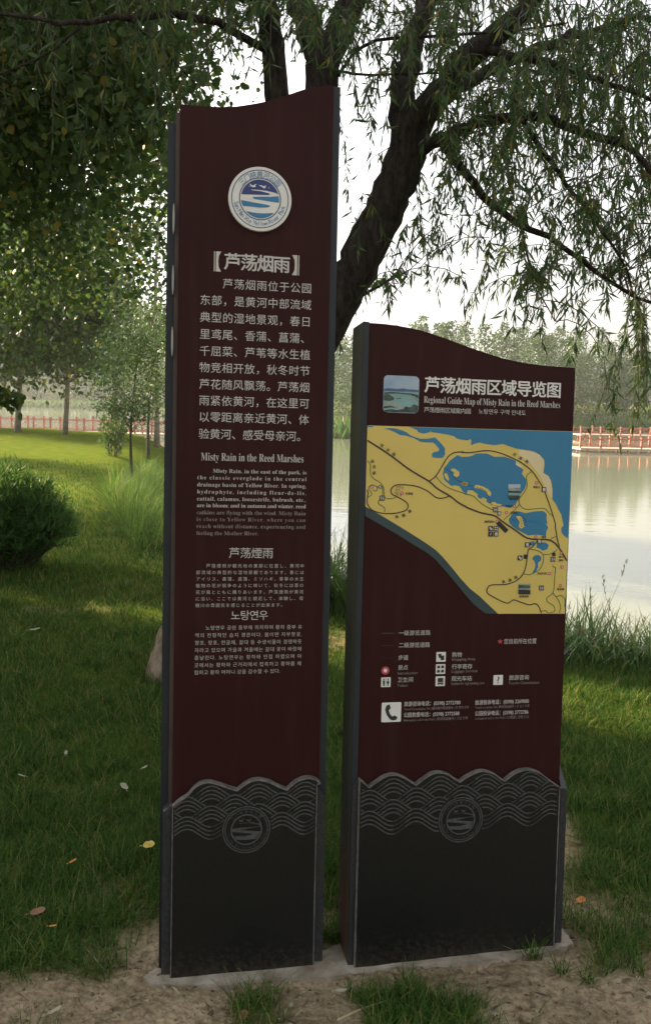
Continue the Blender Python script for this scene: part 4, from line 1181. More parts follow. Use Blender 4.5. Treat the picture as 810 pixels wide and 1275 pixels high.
# title and photo
T = Text(yt_)
tline(T, S2, "芦荡烟雨区域导览图", 527.5, 698.5, (480.5, 485), 18.5, off=.016); T.build('heading', M['white'], t2)
T = Text(yt_); tline(T, S2, serif("Regional Guide Map of Misty Rain in the Reed Marshes"), 527, 697, (498.5, 503), 8.2, latin=True, fit='scale', off=-.006); T.build('english_heading', M['lettering'], t2)
T = Text(yt_); tline(T, S2, "芦荡煙雨区域案内図", 527, 586, (510.5, 512), 6.4); T.build('japanese_heading', M['lettering'], t2)
T = Text(yt_); tline(T, S2, "노탕연우 구역 안내도", 595, 654, (512.5, 514), 6.2); T.build('korean_heading', M['lettering'], t2)
def I2(x, y): return S2(430+x/7.5, 390+y/7.5)
def rrect(cx_, cy_, w_, h_, r_, n=5):
    return [(cx_+sx*(w_/2-r_)+r_*math.cos(a), cy_+sy*(h_/2-r_)+r_*math.sin(a)) for sx, sy, a0 in ((1, 1, 0), (-1, 1, 90), (-1, -1, 180), (1, -1, 270)) for a in np.radians(np.linspace(a0, a0+90, n))]
ct = I2(517, 758); w_ = I2(683, 758)[0]-I2(352, 758)[0]; h_ = I2(517, 585)[1]-I2(517, 932)[1]
ph = prism('photo_inset', rrect(ct[0], ct[1], w_, h_, .012), -.0016, -.0004, M['photosky'], t2)
def clipr(pts):   # keep the printed shapes inside the inset
    return [(min(max(u, ct[0]-w_/2+.0012), ct[0]+w_/2-.0012), min(max(v, ct[1]-h_/2+.0012), ct[1]+h_/2-.0012)) for u, v in pts]
Fl = Flat(); Fl.poly(clipr([I2(x, y) for x, y in [(350, 728), (350, 708), (385, 700), (430, 702), (480, 708), (530, 702), (590, 712), (640, 714), (686, 720), (686, 740)]]), -.0020); Fl.build('hill_print', M['photohill'], ph)
Fl = Flat(); Fl.poly(clipr([I2(x, y) for x, y in [(350, 726), (686, 738), (686, 890), (650, 905), (540, 880), (380, 905), (350, 900)]]), -.0024); Fl.build('lake_print', M['photolake'], ph)
Fl = Flat()
for poly in ([(350, 740), (420, 735), (520, 744), (610, 750), (686, 765), (686, 800), (640, 775), (560, 758), (470, 750), (400, 752), (350, 756)],
             [(350, 760), (400, 755), (450, 790), (445, 812), (400, 820), (350, 812)], [(470, 795), (515, 790), (515, 797), (475, 802)],
             [(366, 930), (358, 905), (420, 895), (470, 905), (540, 895), (555, 870), (600, 880), (630, 850), (668, 862), (682, 870), (680, 905), (660, 930)], [(352, 870), (420, 862), (470, 885), (420, 880), (352, 890)]):
    Fl.poly(clipr([I2(x, y) for x, y in poly]), -.0028)
Fl.build('tree_print', M['photogreen'], ph)
Fl = Flat()
for poly in ([(352, 825), (440, 840), (545, 885), (520, 898), (470, 880), (400, 858), (352, 845)], [(600, 762), (650, 785), (672, 820), (672, 835), (640, 800), (600, 770)]): Fl.poly(clipr([I2(x, y) for x, y in poly]), -.0032)
Fl.build('path_print', M['photosand'], ph)

# ---- the map
def A_(x, y): return S2(440+x/5.786, 525+y/5.786)
def B_(x, y): return S2(570+x/5.4, 525+y/5.4)
def C_(x, y): return S2(590+x/6.23, 640+y/6.23)
def D_(x, y): return S2(430+x/5.4, 620+y/5.4)
def mp(*parts): return [fn(x, y) for fn, pts in parts for x, y in pts]
u_r = R2-.002
TR, TL, BR = S2(712.3, 537.3), A_(97, 27), S2(702.2, 764)
edge_low = [(210, 670), (120, 590), (60, 530)]
bnd = mp((D_, [(130, 57), (260, 130), (400, 215), (500, 278), (560, 318), (605, 350), (650, 395), (710, 465), (770, 540), (830, 606), (900, 662), (1022, 778)]))
bnd2 = mp((D_, [(130, 120), (250, 190), (350, 248), (440, 305), (545, 368), (600, 412), (660, 480), (730, 562), (800, 648), (860, 716), (938, 776)]))
base = [TL, TR, BR] + bnd[::-1]
mapp = prism('map', [(max(L2+.001, u), v) for u, v in base], -.0016, -.0003, M['mapland'], t2)
Fl = Flat(); Fl.poly([(max(L2+.001, u), v) for u, v in bnd + bnd2[::-1]], -.0014); Fl.build('map_border', M['mapedge'], mapp)
Fl = Flat()
Fl.poly(mp((A_, [(400, 38), (455, 60), (462, 76), (500, 86), (548, 76), (552, 62), (556, 76), (620, 84), (680, 94), (720, 105), (740, 121), (775, 130)]), (B_, [(60, 126), (80, 119), (86, 122), (84, 160), (110, 148), (140, 140), (180, 150), (240, 158), (300, 150), (340, 165), (390, 182), (450, 190), (505, 200), (545, 222), (575, 258), (578, 285), (570, 345), (605, 365), (622, 400), (632, 460), (630, 522), (655, 555), (670, 590), (690, 625), (697, 660), (705, 698)]), (C_, [(670, 110), (672, 140), (690, 165), (720, 186)])) + [S2(705.9, 671), (TR[0]-.0004, S2(708, 600)[1]), (TR[0]-.0004, TR[1]-.0008)], -.0020)
Fl.poly(mp((A_, [(99, 29), (145, 33), (132, 41), (99, 39)])), -.0020)
Fl.poly(mp((A_, [(213, 51), (260, 46), (303, 50), (350, 64), (385, 80), (400, 95), (440, 112), (480, 124), (540, 122), (585, 114), (620, 148), (655, 190), (656, 235), (640, 260), (600, 262), (566, 258), (560, 232), (575, 220), (610, 212), (612, 195), (588, 165), (570, 150), (520, 150), (475, 144), (430, 118), (370, 100), (330, 96), (300, 78), (260, 60)])), -.0020)
Fl.poly(mp((A_, [(770, 252), (745, 240), (715, 262), (690, 280), (668, 312), (648, 335), (640, 380), (650, 418), (675, 440), (700, 462), (725, 458), (760, 465)]), (B_, [(30, 470), (55, 485), (62, 460), (95, 462), (130, 488), (128, 505), (150, 520), (165, 508), (190, 520), (188, 540), (215, 552), (245, 565), (265, 572), (300, 570), (350, 578), (385, 555), (398, 522), (412, 492), (442, 455), (456, 420), (452, 385), (425, 350), (436, 322), (410, 305), (385, 292), (384, 262), (310, 236), (240, 236), (190, 214), (120, 214), (85, 232), (50, 236)])), -.0020)
Fl.poly(mp((B_, [(338, 660), (352, 632), (385, 600), (410, 604), (450, 615), (510, 603), (570, 600), (592, 622), (590, 650), (598, 690)]), (C_, [(548, 70), (570, 102), (556, 135), (552, 170), (480, 160), (415, 165), (370, 142), (330, 122), (288, 92), (266, 62), (268, 35)])), -.0020)
Fl.poly(mp((C_, [(430, 214), (466, 210), (462, 238), (430, 246)])), -.0020)
Fl.poly(mp((C_, [(480, 236), (510, 222), (545, 218), (575, 240), (562, 272), (530, 284), (505, 268), (482, 264)])), -.0020)
Fl.poly(mp((C_, [(450, 336), (468, 320), (495, 316), (518, 335), (512, 362), (490, 378), (494, 410), (470, 450), (446, 458), (466, 420), (472, 392), (462, 362), (448, 352)])), -.0020)
Fl.build('map_water', M['mapwater'], mapp)
Fl = Flat()
for fn, pts in ((A_, [(700, 340), (725, 338), (757, 362), (758, 388), (738, 400), (715, 388), (720, 365), (698, 352)]), (A_, [(652, 372), (668, 372), (684, 412), (680, 428), (662, 412), (650, 388)]), (A_, [(770, 440), (790, 432), (815, 440), (815, 460), (785, 456)]),
                (B_, [(15, 404), (40, 408), (64, 425), (50, 434), (18, 420)]), (B_, [(102, 432), (122, 424), (165, 436), (200, 455), (220, 480), (214, 502), (195, 492), (180, 466), (140, 450), (108, 446)]), (B_, [(215, 545), (240, 538), (262, 552), (292, 556), (280, 568), (225, 560)]), (C_, [(320, 18), (345, 12), (362, 22), (374, 55), (384, 98), (362, 114), (340, 100), (350, 60)])):
    Fl.poly(mp((fn, pts)), -.0024)
Fl.build('map_island', M['mapland'], mapp)
Fl = Flat()
for fn, pts in ((B_, [(415, 190), (500, 202), (545, 224), (574, 258), (568, 340), (604, 370), (624, 410), (628, 520), (590, 460), (545, 360), (480, 280), (400, 220)]), (B_, [(386, 262), (430, 300), (415, 306), (386, 290)])): Fl.poly(mp((fn, pts)), -.0018)
Fl.build('map_pale_strip', M['mapfade'], mapp)
Fl = Flat(); k1 = .0044; k2 = .0030
def rd(w_, *parts): Fl.line(curve(mp(*parts), 5), w_, -.0028)
rd(k1, (A_, [(97, 135), (200, 200), (300, 270), (400, 345), (540, 430), (600, 482), (690, 535), (750, 582), (805, 612)]), (B_, [(60, 578), (150, 612), (240, 632), (290, 668)]), (C_, [(225, 65), (270, 95), (330, 135), (400, 183), (470, 196), (560, 198), (612, 218), (655, 265), (690, 320), (713, 362)]))
rd(k2, (A_, [(540, 430), (590, 390), (640, 310), (680, 250), (725, 222), (790, 218)]), (B_, [(20, 206), (80, 208), (180, 195), (260, 205), (340, 235), (420, 275), (490, 330), (540, 400), (572, 457), (600, 530), (630, 620), (650, 690)]), (C_, [(625, 100), (640, 195), (655, 252)]))
rd(k2, (A_, [(690, 535), (640, 550), (590, 545), (530, 500), (450, 465), (350, 454), (295, 460), (267, 490), (275, 522), (320, 545), (370, 575), (390, 605), (370, 640), (290, 660), (200, 659), (130, 635), (97, 590), (98, 545), (102, 510), (94, 490)]))
rd(k2, (C_, [(485, 208), (450, 250), (415, 280), (408, 330), (395, 410), (370, 470), (320, 518), (240, 545), (130, 550), (97, 580), (100, 612), (150, 645), (250, 690), (300, 665), (350, 680), (420, 703), (470, 695), (498, 720), (515, 768)]))
rd(.0018, (C_, [(585, 196), (608, 182), (635, 172)])); rd(.0018, (C_, [(515, 755), (545, 748), (570, 768)]))
Fl.build('map_road', M['road'], mapp)
Fl = Flat(); kp = .0020
def rd(w_, *parts): Fl.line(curve(mp(*parts), 5), w_, -.0026)
for fn, pts in ((A_, [(97, 280), (118, 310), (120, 380), (150, 415), (190, 440), (215, 480), (220, 540), (250, 555), (300, 548)]), (A_, [(205, 470), (205, 530), (175, 580), (190, 600), (220, 620), (222, 650)]), (A_, [(102, 545), (130, 520), (105, 480), (130, 455), (165, 470), (160, 500), (135, 490)]), (A_, [(165, 470), (205, 468)]),
                (B_, [(490, 335), (457, 365), (460, 430), (440, 475), (408, 520), (412, 560), (450, 588), (520, 585), (580, 585), (610, 618), (630, 630)]), (B_, [(408, 555), (370, 600), (300, 662)]), (C_, [(425, 270), (490, 285), (530, 315), (530, 370), (500, 430), (430, 468), (380, 465)]), (C_, [(530, 315), (590, 308), (640, 275)]),
                (C_, [(605, 395), (610, 412), (625, 415), (620, 490), (615, 560), (605, 610), (560, 650), (565, 680), (610, 710), (620, 750), (580, 768)]), (C_, [(605, 610), (650, 670), (665, 720), (655, 766)]), (C_, [(630, 640), (670, 632), (698, 660), (698, 720)])):
    rd(kp, (fn, pts))
rd(kp, (A_, [(590, 395), (640, 450), (700, 485), (800, 518)]), (B_, [(40, 486), (100, 500), (160, 555), (240, 598)]))
Fl.build('map_path', M['mpath'], mapp)
Fl = Flat()
def dots(fn, pts, step=.006, s_=.0026):
    Q_ = curve(mp((fn, pts)), 10); acc = 0
    for i in range(1, len(Q_)):
        acc += np.linalg.norm(Q_[i]-Q_[i-1])
        if acc > step:
            u, v = Q_[i]; Fl.poly([(u-s_/2, v-s_/2), (u+s_/2, v-s_/2), (u+s_/2, v+s_/2), (u-s_/2, v+s_/2)], -.0030); acc = 0
dots(A_, [(640, 315), (690, 360), (710, 390), (740, 420), (800, 442)]); dots(B_, [(0, 400), (60, 425), (120, 438), (180, 466), (205, 520), (230, 575)]); dots(C_, [(320, 8), (365, 15), (395, 45), (390, 85)]); dots(C_, [(355, 110), (365, 70), (350, 30)])
dots(C_, [(600, 420), (596, 470), (600, 520)], .005, .0016)
Fl.build('map_dotted_path', M['ink'], mapp)
Fl = Flat()
for fn, x, y in ((A_, 345, 515), (A_, 128, 470), (B_, 523, 412), (B_, 375, 568), (B_, 320, 610), (B_, 258, 670), (C_, 472, 177), (C_, 668, 303), (C_, 675, 410), (C_, 576, 460), (C_, 664, 555)):
    c_ = fn(x, y); Fl.ring(c_, .0026, .0046, -.0032, 0, 16); Fl.ring(c_, 0, .0027, -.0032, 1, 12)
Fl.build('map_marker', [M['red'], M['pink']], mapp)
# icons
def icon_glyph(Fl, c_, s_, kind, y, mi):
    u, v = c_
    def R_(x0, y0, x1, y1): Fl.poly([(u+x0*s_, v+y0*s_), (u+x1*s_, v+y0*s_), (u+x1*s_, v+y1*s_), (u+x0*s_, v+y1*s_)], y, mi)
    if kind == 'toilet':
        for sx in (-.22, .22):
            Fl.ring((u+sx*s_, v+.30*s_), 0, .085*s_, y, mi, 10)
            if sx < 0: Fl.poly([(u+(sx-.13)*s_, v+.18*s_), (u+(sx+.13)*s_, v+.18*s_), (u+(sx+.10)*s_, v-.08*s_), (u+(sx+.07)*s_, v-.38*s_), (u+(sx-.07)*s_, v-.38*s_), (u+(sx-.10)*s_, v-.08*s_)], y, mi)
            else: Fl.poly([(u+(sx-.07)*s_, v+.18*s_), (u+(sx+.07)*s_, v+.18*s_), (u+(sx+.16)*s_, v-.12*s_), (u+(sx+.06)*s_, v-.14*s_), (u+(sx+.06)*s_, v-.38*s_), (u+(sx-.06)*s_, v-.38*s_), (u+(sx-.06)*s_, v-.14*s_), (u+(sx-.16)*s_, v-.12*s_)], y, mi)
        R_(-.012, -.4, .012, .4)
    elif kind == 'bag':
        Fl.poly([(u-.34*s_, v+.30*s_), (u+.02*s_, v+.34*s_), (u+.06*s_, v-.02*s_), (u-.20*s_, v-.14*s_)], y, mi)
        Fl.poly([(u-.02*s_, v+.12*s_), (u+.32*s_, v+.16*s_), (u+.34*s_, v-.34*s_), (u-.06*s_, v-.32*s_)], y, mi)
    elif kind == 'luggage':
        for a, b in ((-.36, .08), (.06, .08), (-.36, -.36), (.06, -.36)): R_(a, b, a+.30, b+.26); R_(a+.10, b+.27, a+.20, b+.33)
    elif kind == 'bus':
        R_(-.28, -.10, .28, .34); R_(-.28, -.30, .28, -.14); R_(-.24, -.40, -.12, -.31); R_(.12, -.40, .24, -.31)
        Fl.poly([(u+.32*s_, v-.4*s_), (u+.36*s_, v-.4*s_), (u+.36*s_, v+.3*s_), (u+.32*s_, v+.3*s_)], y, mi)
Fl = Flat()
def sq(c_, s_, mi=0, y=-.0032): Fl.poly([(c_[0]-s_/2, c_[1]-s_/2), (c_[0]+s_/2, c_[1]-s_/2), (c_[0]+s_/2, c_[1]+s_/2), (c_[0]-s_/2, c_[1]+s_/2)], y, mi)
ps = .0138
for fn, x, y, k, s_ in ((B_, 572, 457, 'bus', ps), (B_, 248, 592, 'toilet', ps), (B_, 272, 617, 'bus', ps*.8), (C_, 123, 112, 'bag', ps), (C_, 165, 112, 'luggage', ps), (C_, 165, 155, 'bus', ps), (C_, 500, 212, 'bus', ps), (C_, 407, 238, 'bus', ps), (C_, 350, 340, 'bag', ps), (C_, 605, 350, 'toilet', ps), (C_, 516, 572, 'toilet', ps), (A_, 203, 550, 'toilet', ps), (A_, 187, 469, 'bus', ps*.6)):
    c_ = fn(x, y); sq(c_, s_); icon_glyph(Fl, c_, s_, k, -.0036, 1)
sq(C_(123, 155), ps)
Fl.poly(mp((C_, [(165, 75), (190, 52), (262, 122), (237, 147)])), -.0034, 2); Fl.poly(mp((C_, [(185, 75), (200, 62), (250, 112), (236, 127)])), -.0037, 0)
for fn, x, y, w_, h_ in ((C_, 425, 232, 14, 18), (C_, 392, 330, 26, 34), (C_, 612, 312, 26, 26)): Fl.poly(mp((fn, [(x-w_/2, y-h_/2), (x+w_/2, y-h_/2), (x+w_/2, y+h_/2), (x-w_/2, y+h_/2)])), -.0036, 2)
Fl.build('map_icon', [M['ink'], M['lettering'], M['frame']], mapp)
T = Text(-.0038); c_ = C_(123, 155); T.centred('?', c_[0], c_[1], .0095, latin=True, off=.016); T.build('map_icon_question', M['lettering'], mapp)
# ring garden motif beside the road bend
Fl = Flat()
for x, y in ((310, 470), (330, 468), (350, 478), (305, 492), (325, 490), (300, 512), (318, 512), (335, 530), (312, 530)): Fl.ring(A_(x, y), .0022, .0030, -.0031, 0, 12)
Fl.build('map_garden', M['ink'], mapp)
# little pictures on the map
def pic(fn, x0, y0, x1, y1, rows):
    Fl = Flat(); H_ = y1-y0; y = y0
    for k, (fr_, mi) in enumerate(rows):
        Fl.poly(mp((fn, [(x0, y), (x1, y+(H_*.05 if 0 < k else 0)), (x1, y+H_*fr_), (x0, y+H_*fr_)])) , -.0036-.0001*k, mi); y += H_*fr_
    Fl.build('map_picture', [M['photosky'], M['photogreen'], M['photolake'], M['photosand'], M['ink']], mapp)
pic(B_, 333, 420, 414, 512, [(.28, 0), (.2, 3), (.14, 1), (.2, 2), (.18, 1)])
pic(C_, 338, 540, 430, 622, [(.12, 3), (.30, 1), (.12, 2), (.46, 4)])
T = Text(-.0036); hh = .0062
for fn, x, y, s_ in ((A_, 398, 518, '百果园'), (B_, 523, 440, '观景台'), (B_, 205, 672, '烟雨驿站'), (C_, 518, 460, '鸟岛乐园'), (C_, 664, 582, '荷花塘'), (C_, 380, 638, '森林栈道'), (B_, 337, 568, '听雨亭'), (B_, 372, 612, '观景台'), (B_, 372, 520, '黄河公园'), (C_, 535, 178, '烟雨广场'[:2]), (C_, 668, 332, '黄河'), (C_, 668, 358, '烟雨')):
    c_ = fn(x, y); T.centred(''.join(ch for ch in s_ if ch in GLYPH), c_[0], c_[1], hh, off=.016)
for fn, pts, s_, ang in ((A_, [(200, 172), (243, 205), (287, 235)], '滨河路', -.6), (A_, [(133, 285), (145, 325), (145, 370)], '运动路', -1.3), (A_, [(308, 685), (357, 675), (402, 645)], '桂圆路', .45), (B_, [(375, 222), (415, 245), (458, 268)], '环湖路', -.5), (C_, [(222, 525), (272, 512), (318, 490)], '滨湖路', .35)):
    for (x, y), ch in zip(pts, s_):
        c_ = fn(x, y); T.centred(ch, c_[0], c_[1], .0085, off=.016, ang=ang)
T.build('map_lettering', M['ink'], mapp)

# ---- legend below the map
def E_(x, y): return S2(450+x/3.24, 770+y/3.24)
def Epx(x, y): return 450+x/3.24, 770+y/3.24
for x0, x1, y, s_ in ((148, 277, 58, "一级游览道路"), (148, 275, 107, "二级游览道路"), (146, 188, 158, "步道"), (145, 187, 198, "景点"), (142, 208, 247, "卫生间"), (363, 404, 146, "购物"), (362, 446, 194, "行李寄存"), (360, 444, 242, "观光车站"), (592, 674, 238, "旅游咨询")):
    T = Text(yt_); a, b = Epx(x0, y); tline(T, S2, s_, a, Epx(x1, y)[0], (b+.3, b-.2), 6.0, off=0); T.build('legend_caption', M['lettering'], t2)
for x0, x1, y, s_ in ((144, 227, 220, "Introduction"), (142, 186, 270, "Toilets"), (362, 457, 164, "Shopping Area"), (360, 466, 212, "Luggage Service"), (359, 493, 261, "Station for sightseeing cars"), (590, 716, 259, "Tourist Consultation")):
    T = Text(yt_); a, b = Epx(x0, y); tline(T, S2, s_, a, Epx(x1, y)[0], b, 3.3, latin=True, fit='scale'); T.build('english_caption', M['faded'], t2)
T = Text(yt_); a, b = Epx(572, 92); tline(T, S2, "您目前所在位置", a, Epx(704, 92)[0], b, 6.2, off=0); T.build('legend_caption', M['lettering'], t2)
for x0, x1, y, s_, e_ in ((170, 397, 342, "旅游咨询电话：(0398) 2772780", "Travel Consultation Tel | 観光案内電話番号 | 관광 문의 전화"), (168, 393, 386, "公园救援电话：(0398) 2772588", "Emergency call in the Park | 緊急電話番号 | 긴급 전화"),
                          (456, 673, 336, "旅游投诉电话：(0398) 2269000", "Travel complaint Tel | 観光電話番号 | 관광 신고 전화"), (455, 671, 380, "公园投诉电话：(0398) 2772786", "Complaint call in the Park | 公園電話 | 공원 신고")):
    T = Text(yt_); a, b = Epx(x0, y); tline(T, S2, s_, a, Epx(x1, y)[0], b, 5.6, fit='scale', off=.007); T.build('phone_line', M['lettering'], t2)
    T = Text(yt_); tline(T, S2, ''.join(c for c in e_ if c == ' ' or c in GLYPH), a, Epx(x1+(34 if x0 < 300 else 2), y)[0], b+6.2, 2.7, latin=True, fit='scale'); T.build('small_caption', M['faded'], t2)
kinds = ((97, 257, 'toilet'), (319, 155, 'bag'), (317, 204, 'luggage'), (316, 253, 'bus'), (549, 248, '?'))
for x, y, k in kinds:
    Fl = Flat(); c_ = E_(x, y); s_ = E_(x+19, y)[0]-E_(x-19, y)[0]
    Fl.poly(rrect(c_[0], c_[1], s_, s_, .0012, 3), yt_, 0)
    if k != '?': icon_glyph(Fl, c_, s_, k, yt_-.0004, 1)
    Fl.build('legend_icon', [M['white'], M['ink']], t2)
T = Text(yt_-.0004); c_ = E_(549, 248); T.centred('?', c_[0], c_[1], .0185, latin=True, off=.012); T.build('legend_question_mark', M['ink'], t2)
Fl = Flat(); c_ = E_(95, 210); Fl.ring(c_, .0052, .0112, yt_, 0, 28); Fl.ring(c_, 0, .0053, yt_, 1, 20)
c_ = E_(557, 93); Fl.poly([(c_[0]+(.0085 if k % 2 == 0 else .0036)*math.sin(k*math.pi/5), c_[1]+(.0085 if k % 2 == 0 else .0036)*math.cos(k*math.pi/5)) for k in range(10)], yt_, 0)
Fl.build('legend_marker', [M['red'], M['white']], t2)
Fl = Flat(); Fl.line([E_(80, 60), E_(130, 60)], .0042, yt_); Fl.line([E_(80, 109), E_(130, 109)], .0016, yt_)
for k in range(5): Fl.line([E_(80+k*10, 159), E_(85+k*10, 159)], .0012, yt_)
Fl.build('legend_road_sample', M['ink'], t2)
c_ = E_(119, 378); s_ = E_(158, 378)[0]-E_(79, 378)[0]
Fl = Flat(); Fl.poly(rrect(c_[0], c_[1], s_, s_*.98, .003, 4), yt_)
pi_ = Fl.build('phone_icon', M['white'], t2)
Fl = Flat(); hp = [(-.26, .34), (-.10, .40), (-.04, .20), (-.14, .10), (-.06, -.10), (.06, -.22), (.16, -.16), (.32, -.26), (.26, -.38), (.12, -.42), (-.06, -.36), (-.24, -.12), (-.32, .14)]
Fl.poly([(c_[0]+x*s_, c_[1]+z*s_) for x, z in hp], yt_-.0004); Fl.build('phone_handset', M['ink'], pi_)

# ================= concrete footing under both signs
fp = [(178, 1216), (196, 1206), (215, 1203), (300, 1198), (395, 1186), (418, 1178), (440, 1172), (560, 1166), (640, 1160), (700, 1160), (714, 1178), (688, 1187), (640, 1193), (560, 1199), (500, 1205), (440, 1214), (395, 1217), (300, 1224), (240, 1228), (190, 1226)]
pts = [gp(x, y) for x, y in fp]
bk = gp(700, 1160); 
fo = empty('concrete_footing', tuple(gp(430, 1195)*np.array([1, 1, 0])), 'rough pale concrete strip in the soil under both signs', 'footing')
fo_ = np.array(fo.location)
ol = []
for i in range(len(pts)):
    a, b = pts[i], pts[(i+1) % len(pts)]
    for t in np.linspace(0, 1, 8, endpoint=False):
        q = a+(b-a)*t; e_ = .028*(fbm(q[0]*9+4, q[1]*9, 3)-.5); ol.append((float(q[0]+rng.normal()*.002), float(q[1]+e_+rng.normal()*.002)))
bm = bmesh.new()
tv = [bm.verts.new((x-fo_[0], y-fo_[1]+(.0), float(.001+.006*fbm(x*12, y*12, 2)))) for x, y in ol]
bv = [bm.verts.new((x-fo_[0], y-fo_[1], -.12)) for x, y in ol]
f1 = bm.faces.new(tv); f1.normal_update()
for i in range(len(tv)): bm.faces.new((tv[i], bv[i], bv[(i+1) % len(tv)], tv[(i+1) % len(tv)]))
bmesh.ops.recalc_face_normals(bm, faces=bm.faces[:]); bmesh.ops.triangulate(bm, faces=[f1])
me = bpy.data.meshes.new('slab'); bm.to_mesh(me); bm.free(); me.materials.append(M['concrete'])
so_ = bpy.data.objects.new('slab', me); C.objects.link(so_); so_.parent = fo

# ------------------------------------------------------------------ small things on the ground
def flat_leaf(name, px, py, L, Wd, m, label, rz, curl=.25, lobes=0):
    L *= .62; Wd *= .58 if m is M['leafpale'] else .8; lobes = 1
    p = gp(px, py); z = gz(p[0], p[1])
    n = 12; v = []; 
    for k in range(n+1):
        t = k/n; ww = Wd/2*math.sin(math.pi*min(1, t*.93+.03))**.7*(1+.15*math.sin(9*t) if lobes else 1)
        zz = .012+curl*L*(t-.5)**2
        v += [(L*(t-.5), -ww, zz+.25*ww), (L*(t-.5), 0, zz), (L*(t-.5), ww, zz+.25*ww)]
    f = []
    for k in range(n):
        a = 3*k; f += [(a, a+1, a+4, a+3), (a+1, a+2, a+5, a+4)]
    v += [(-L*.5, 0, .012+curl*L*.25), (-L*.8, .004, .012+curl*L*.35), (-L*.8, -.002, .012+curl*L*.35)]; b = 3*(n+1); f.append((b, b+1, b+2))
    o = mesh_obj(name, v, f, m, smooth=True)
    o.location = (p[0], p[1], z+.004+.034*float(soil(np.array([p[0]]), np.array([p[1]]))[0] < .5)); o.rotation_euler = (.15, -.1, rz); tag(o, label, 'leaf')
    return o
for a in (('fallen_leaf', 186, 1067, .062, .048, 'leafyellow', 'bright yellow leaf on the grass beside the left foot of the tall sign', .2), ('fallen_leaf', 154, 992, .085, .05, 'leafpale', 'large pale leaf curled on the dark grass left of the tall sign', 2.1), ('fallen_leaf', 313, 1207, .055, .014, 'leafyellow', 'narrow yellow willow leaf on the concrete below the tall sign', -.2),
          ('fallen_leaf', 302, 1268, .050, .03, 'leafbrown', 'brown leaf standing in the grass at the bottom of the picture', 1.2), ('fallen_leaf', 67, 1170, .035, .009, 'leaforange', 'bright orange sliver of leaf on the bare soil at the left', .1), ('fallen_leaf', 48, 1152, .07, .035, 'leafbrown', 'crumpled brown leaf on the soil just above the orange sliver', .5),
          ('fallen_leaf', 91, 1087, .045, .012, 'leaforange', 'thin orange brown leaf slanting in the grass above the bare soil', .9), ('fallen_leaf', 44, 791, .11, .05, 'leafpale', 'pale leaf far back on the lawn below the green shrub', .4), ('fallen_leaf', 82, 949, .06, .025, 'leafpale', 'small whitish leaf on the grass up and left of the large pale leaf', 1.8),
          ('fallen_leaf', 27, 979, .06, .02, 'leafpale', 'narrow pale leaf lying near the left picture edge on the grass', 2.8), ('fallen_leaf', 715, 1053, .075, .03, 'leafbrown', 'reddish brown leaf on the grass to the right of the map sign', 2.9), ('fallen_leaf', 722, 1124, .06, .03, 'leaforange', 'tan orange leaf on soil right of the map sign foot', .6),
          ('fallen_leaf', 68, 1262, .06, .02, 'leafpale', 'dry straw coloured leaf on the soil in the lower left corner', .7), ('fallen_leaf', 180, 967, .05, .02, 'leafpale', 'pale leaf on the grass close to the left side of the tall sign', .9), ('fallen_leaf', 425, 1237, .05, .022, 'leafpale', 'pale crisp leaf in the grass below the gap between the signs', .1)):
    flat_leaf(a[0], a[1], a[2], a[3], a[4], M[a[5]], a[6], a[7])
def stick(name, pts, r0, m, label):
    P_ = [gp(x, y) for x, y in pts]; P_ = [np.array([q[0], q[1], gz(q[0], q[1])+.014]) for q in P_]
    b = MB(); o_ = P_[0].copy()
    b.tube([q-o_ for q in P_], np.linspace(r0, r0*.5, len(P_)), 6); o = b.build(name, m, None, True); o.location = o_; tag(o, label, 'twig')
stick('twig', [(420, 1274), (445, 1262), (466, 1254), (485, 1248)], .0035, M['straw'], 'pale yellow stick lying on the soil at the bottom between the signs')
stick('twig', [(196, 1218), (212, 1208), (226, 1197)], .0016, M['twig'], 'thin dark twig leaning against the left foot of the tall sign')
stick('twig', [(102, 1178), (118, 1196), (130, 1211)], .002, M['straw'], 'thin dry stalk on the bare soil left of the tall sign')
def tuft(px, py, h, n, label):
    p = gp(px, py); z = gz(p[0], p[1])
    P_ = np.stack([rng.normal(size=n)*.012, rng.normal(size=n)*.010, np.zeros(n)], 1)
    o = strip_mesh('grass_tuft', P_, h*(.5+.5*rng.random(n)), .0035, 1.0, .45, 3, M['grass']); o.location = (p[0], p[1], z-.004); tag(o, label, 'grass')
tuft(661, 1190, .085, 40, 'tall grass tuft growing against the foot of the map sign')
tuft(698, 1210, .055, 40, 'low grass tuft on the soil just off the right end of the concrete')
tuft(730, 1222, .045, 34, 'small grass tuft on bare soil at the lower right, right of the low tuft')
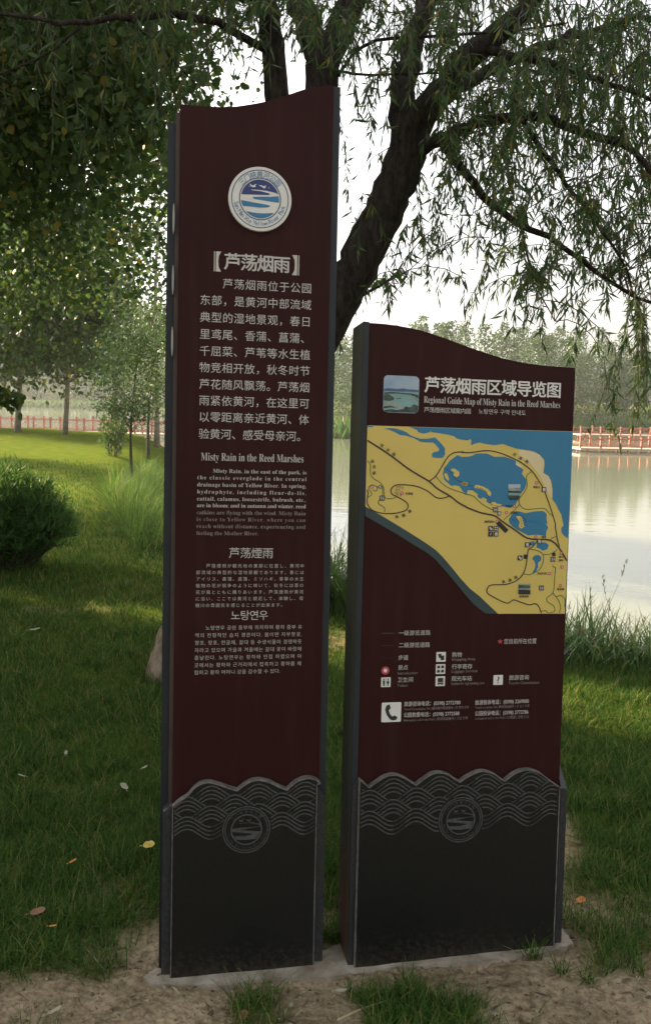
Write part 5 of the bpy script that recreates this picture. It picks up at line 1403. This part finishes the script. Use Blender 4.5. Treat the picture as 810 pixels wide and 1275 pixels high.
tuft(292, 1196, .06, 24, 'thin grass tuft at the concrete edge below the tall sign')
# flowers in the right reed bed
def flower(px, py, Yd, m, label, r_, cat='flower', name='flower'):
    p = at(px, py, Yd); z = gz(p[0], p[1])
    o = empty(name, (p[0], p[1], z), label, cat); b = MB(); hh = p[2]-z
    b.tube([(0, 0, 0), (.01, 0, hh*.5), (0, 0, hh)], .003, 5); b.build('stem', M['shrubleaf'], o)
    b = MB(); 
    if name == 'cattail': b.tube([(0, 0, hh-.05), (0, 0, hh-.04), (0, 0, hh), (0, 0, hh+.01)], [.004, r_, r_, .003], 8)
    else:
        for k in range(6):
            a = k*math.pi/3; b.tube([(0, 0, hh), (r_*.6*math.cos(a), r_*.6*math.sin(a), hh+r_*.4), (r_*math.cos(a), r_*math.sin(a), hh+r_*.5)], [.003, r_*.3, .002], 5)
    b.build('head', m, o, True)
M['magenta'] = mat('magenta_petal', (.32, .05, .28), .6); M['yellowp'] = mat('yellow_petal', (.55, .45, .08), .6); M['rustp'] = mat('rust_head', (.36, .14, .06), .8)
flower(709, 816, 5.1, M['magenta'], 'magenta flower low in the reeds beside the map sign', .018)
flower(738, 806, 5.2, M['yellowp'], 'pale yellow flower in the reeds, left of the twin yellow one', .016)
flower(745, 808, 5.2, M['yellowp'], 'pale yellow flower in the reeds, right of its twin', .016)
flower(722, 782, 5.3, M['rustp'], 'rust coloured flower head above the reeds near the map sign edge', .012, 'flower', 'cattail')

# ------------------------------------------------------------------ haze over the lake
hz = MB(); hz.box((-470, -50, -6), (470, 620, 44))
hm = bpy.data.materials.new('haze'); hm.use_nodes = True
hn, hl = hm.node_tree.nodes, hm.node_tree.links
hn.remove(hn['Principled BSDF'])
pv_ = hn.new('ShaderNodeVolumePrincipled'); pv_.inputs['Density'].default_value = .00040; pv_.inputs['Color'].default_value = (.86, .88, .90, 1); pv_.inputs['Anisotropy'].default_value = .3
hl.new(pv_.outputs[0], hn['Material Output'].inputs['Volume'])
ho = hz.build('haze', hm); tag(ho, 'thin pale summer haze over the lake', 'haze', kind='stuff')
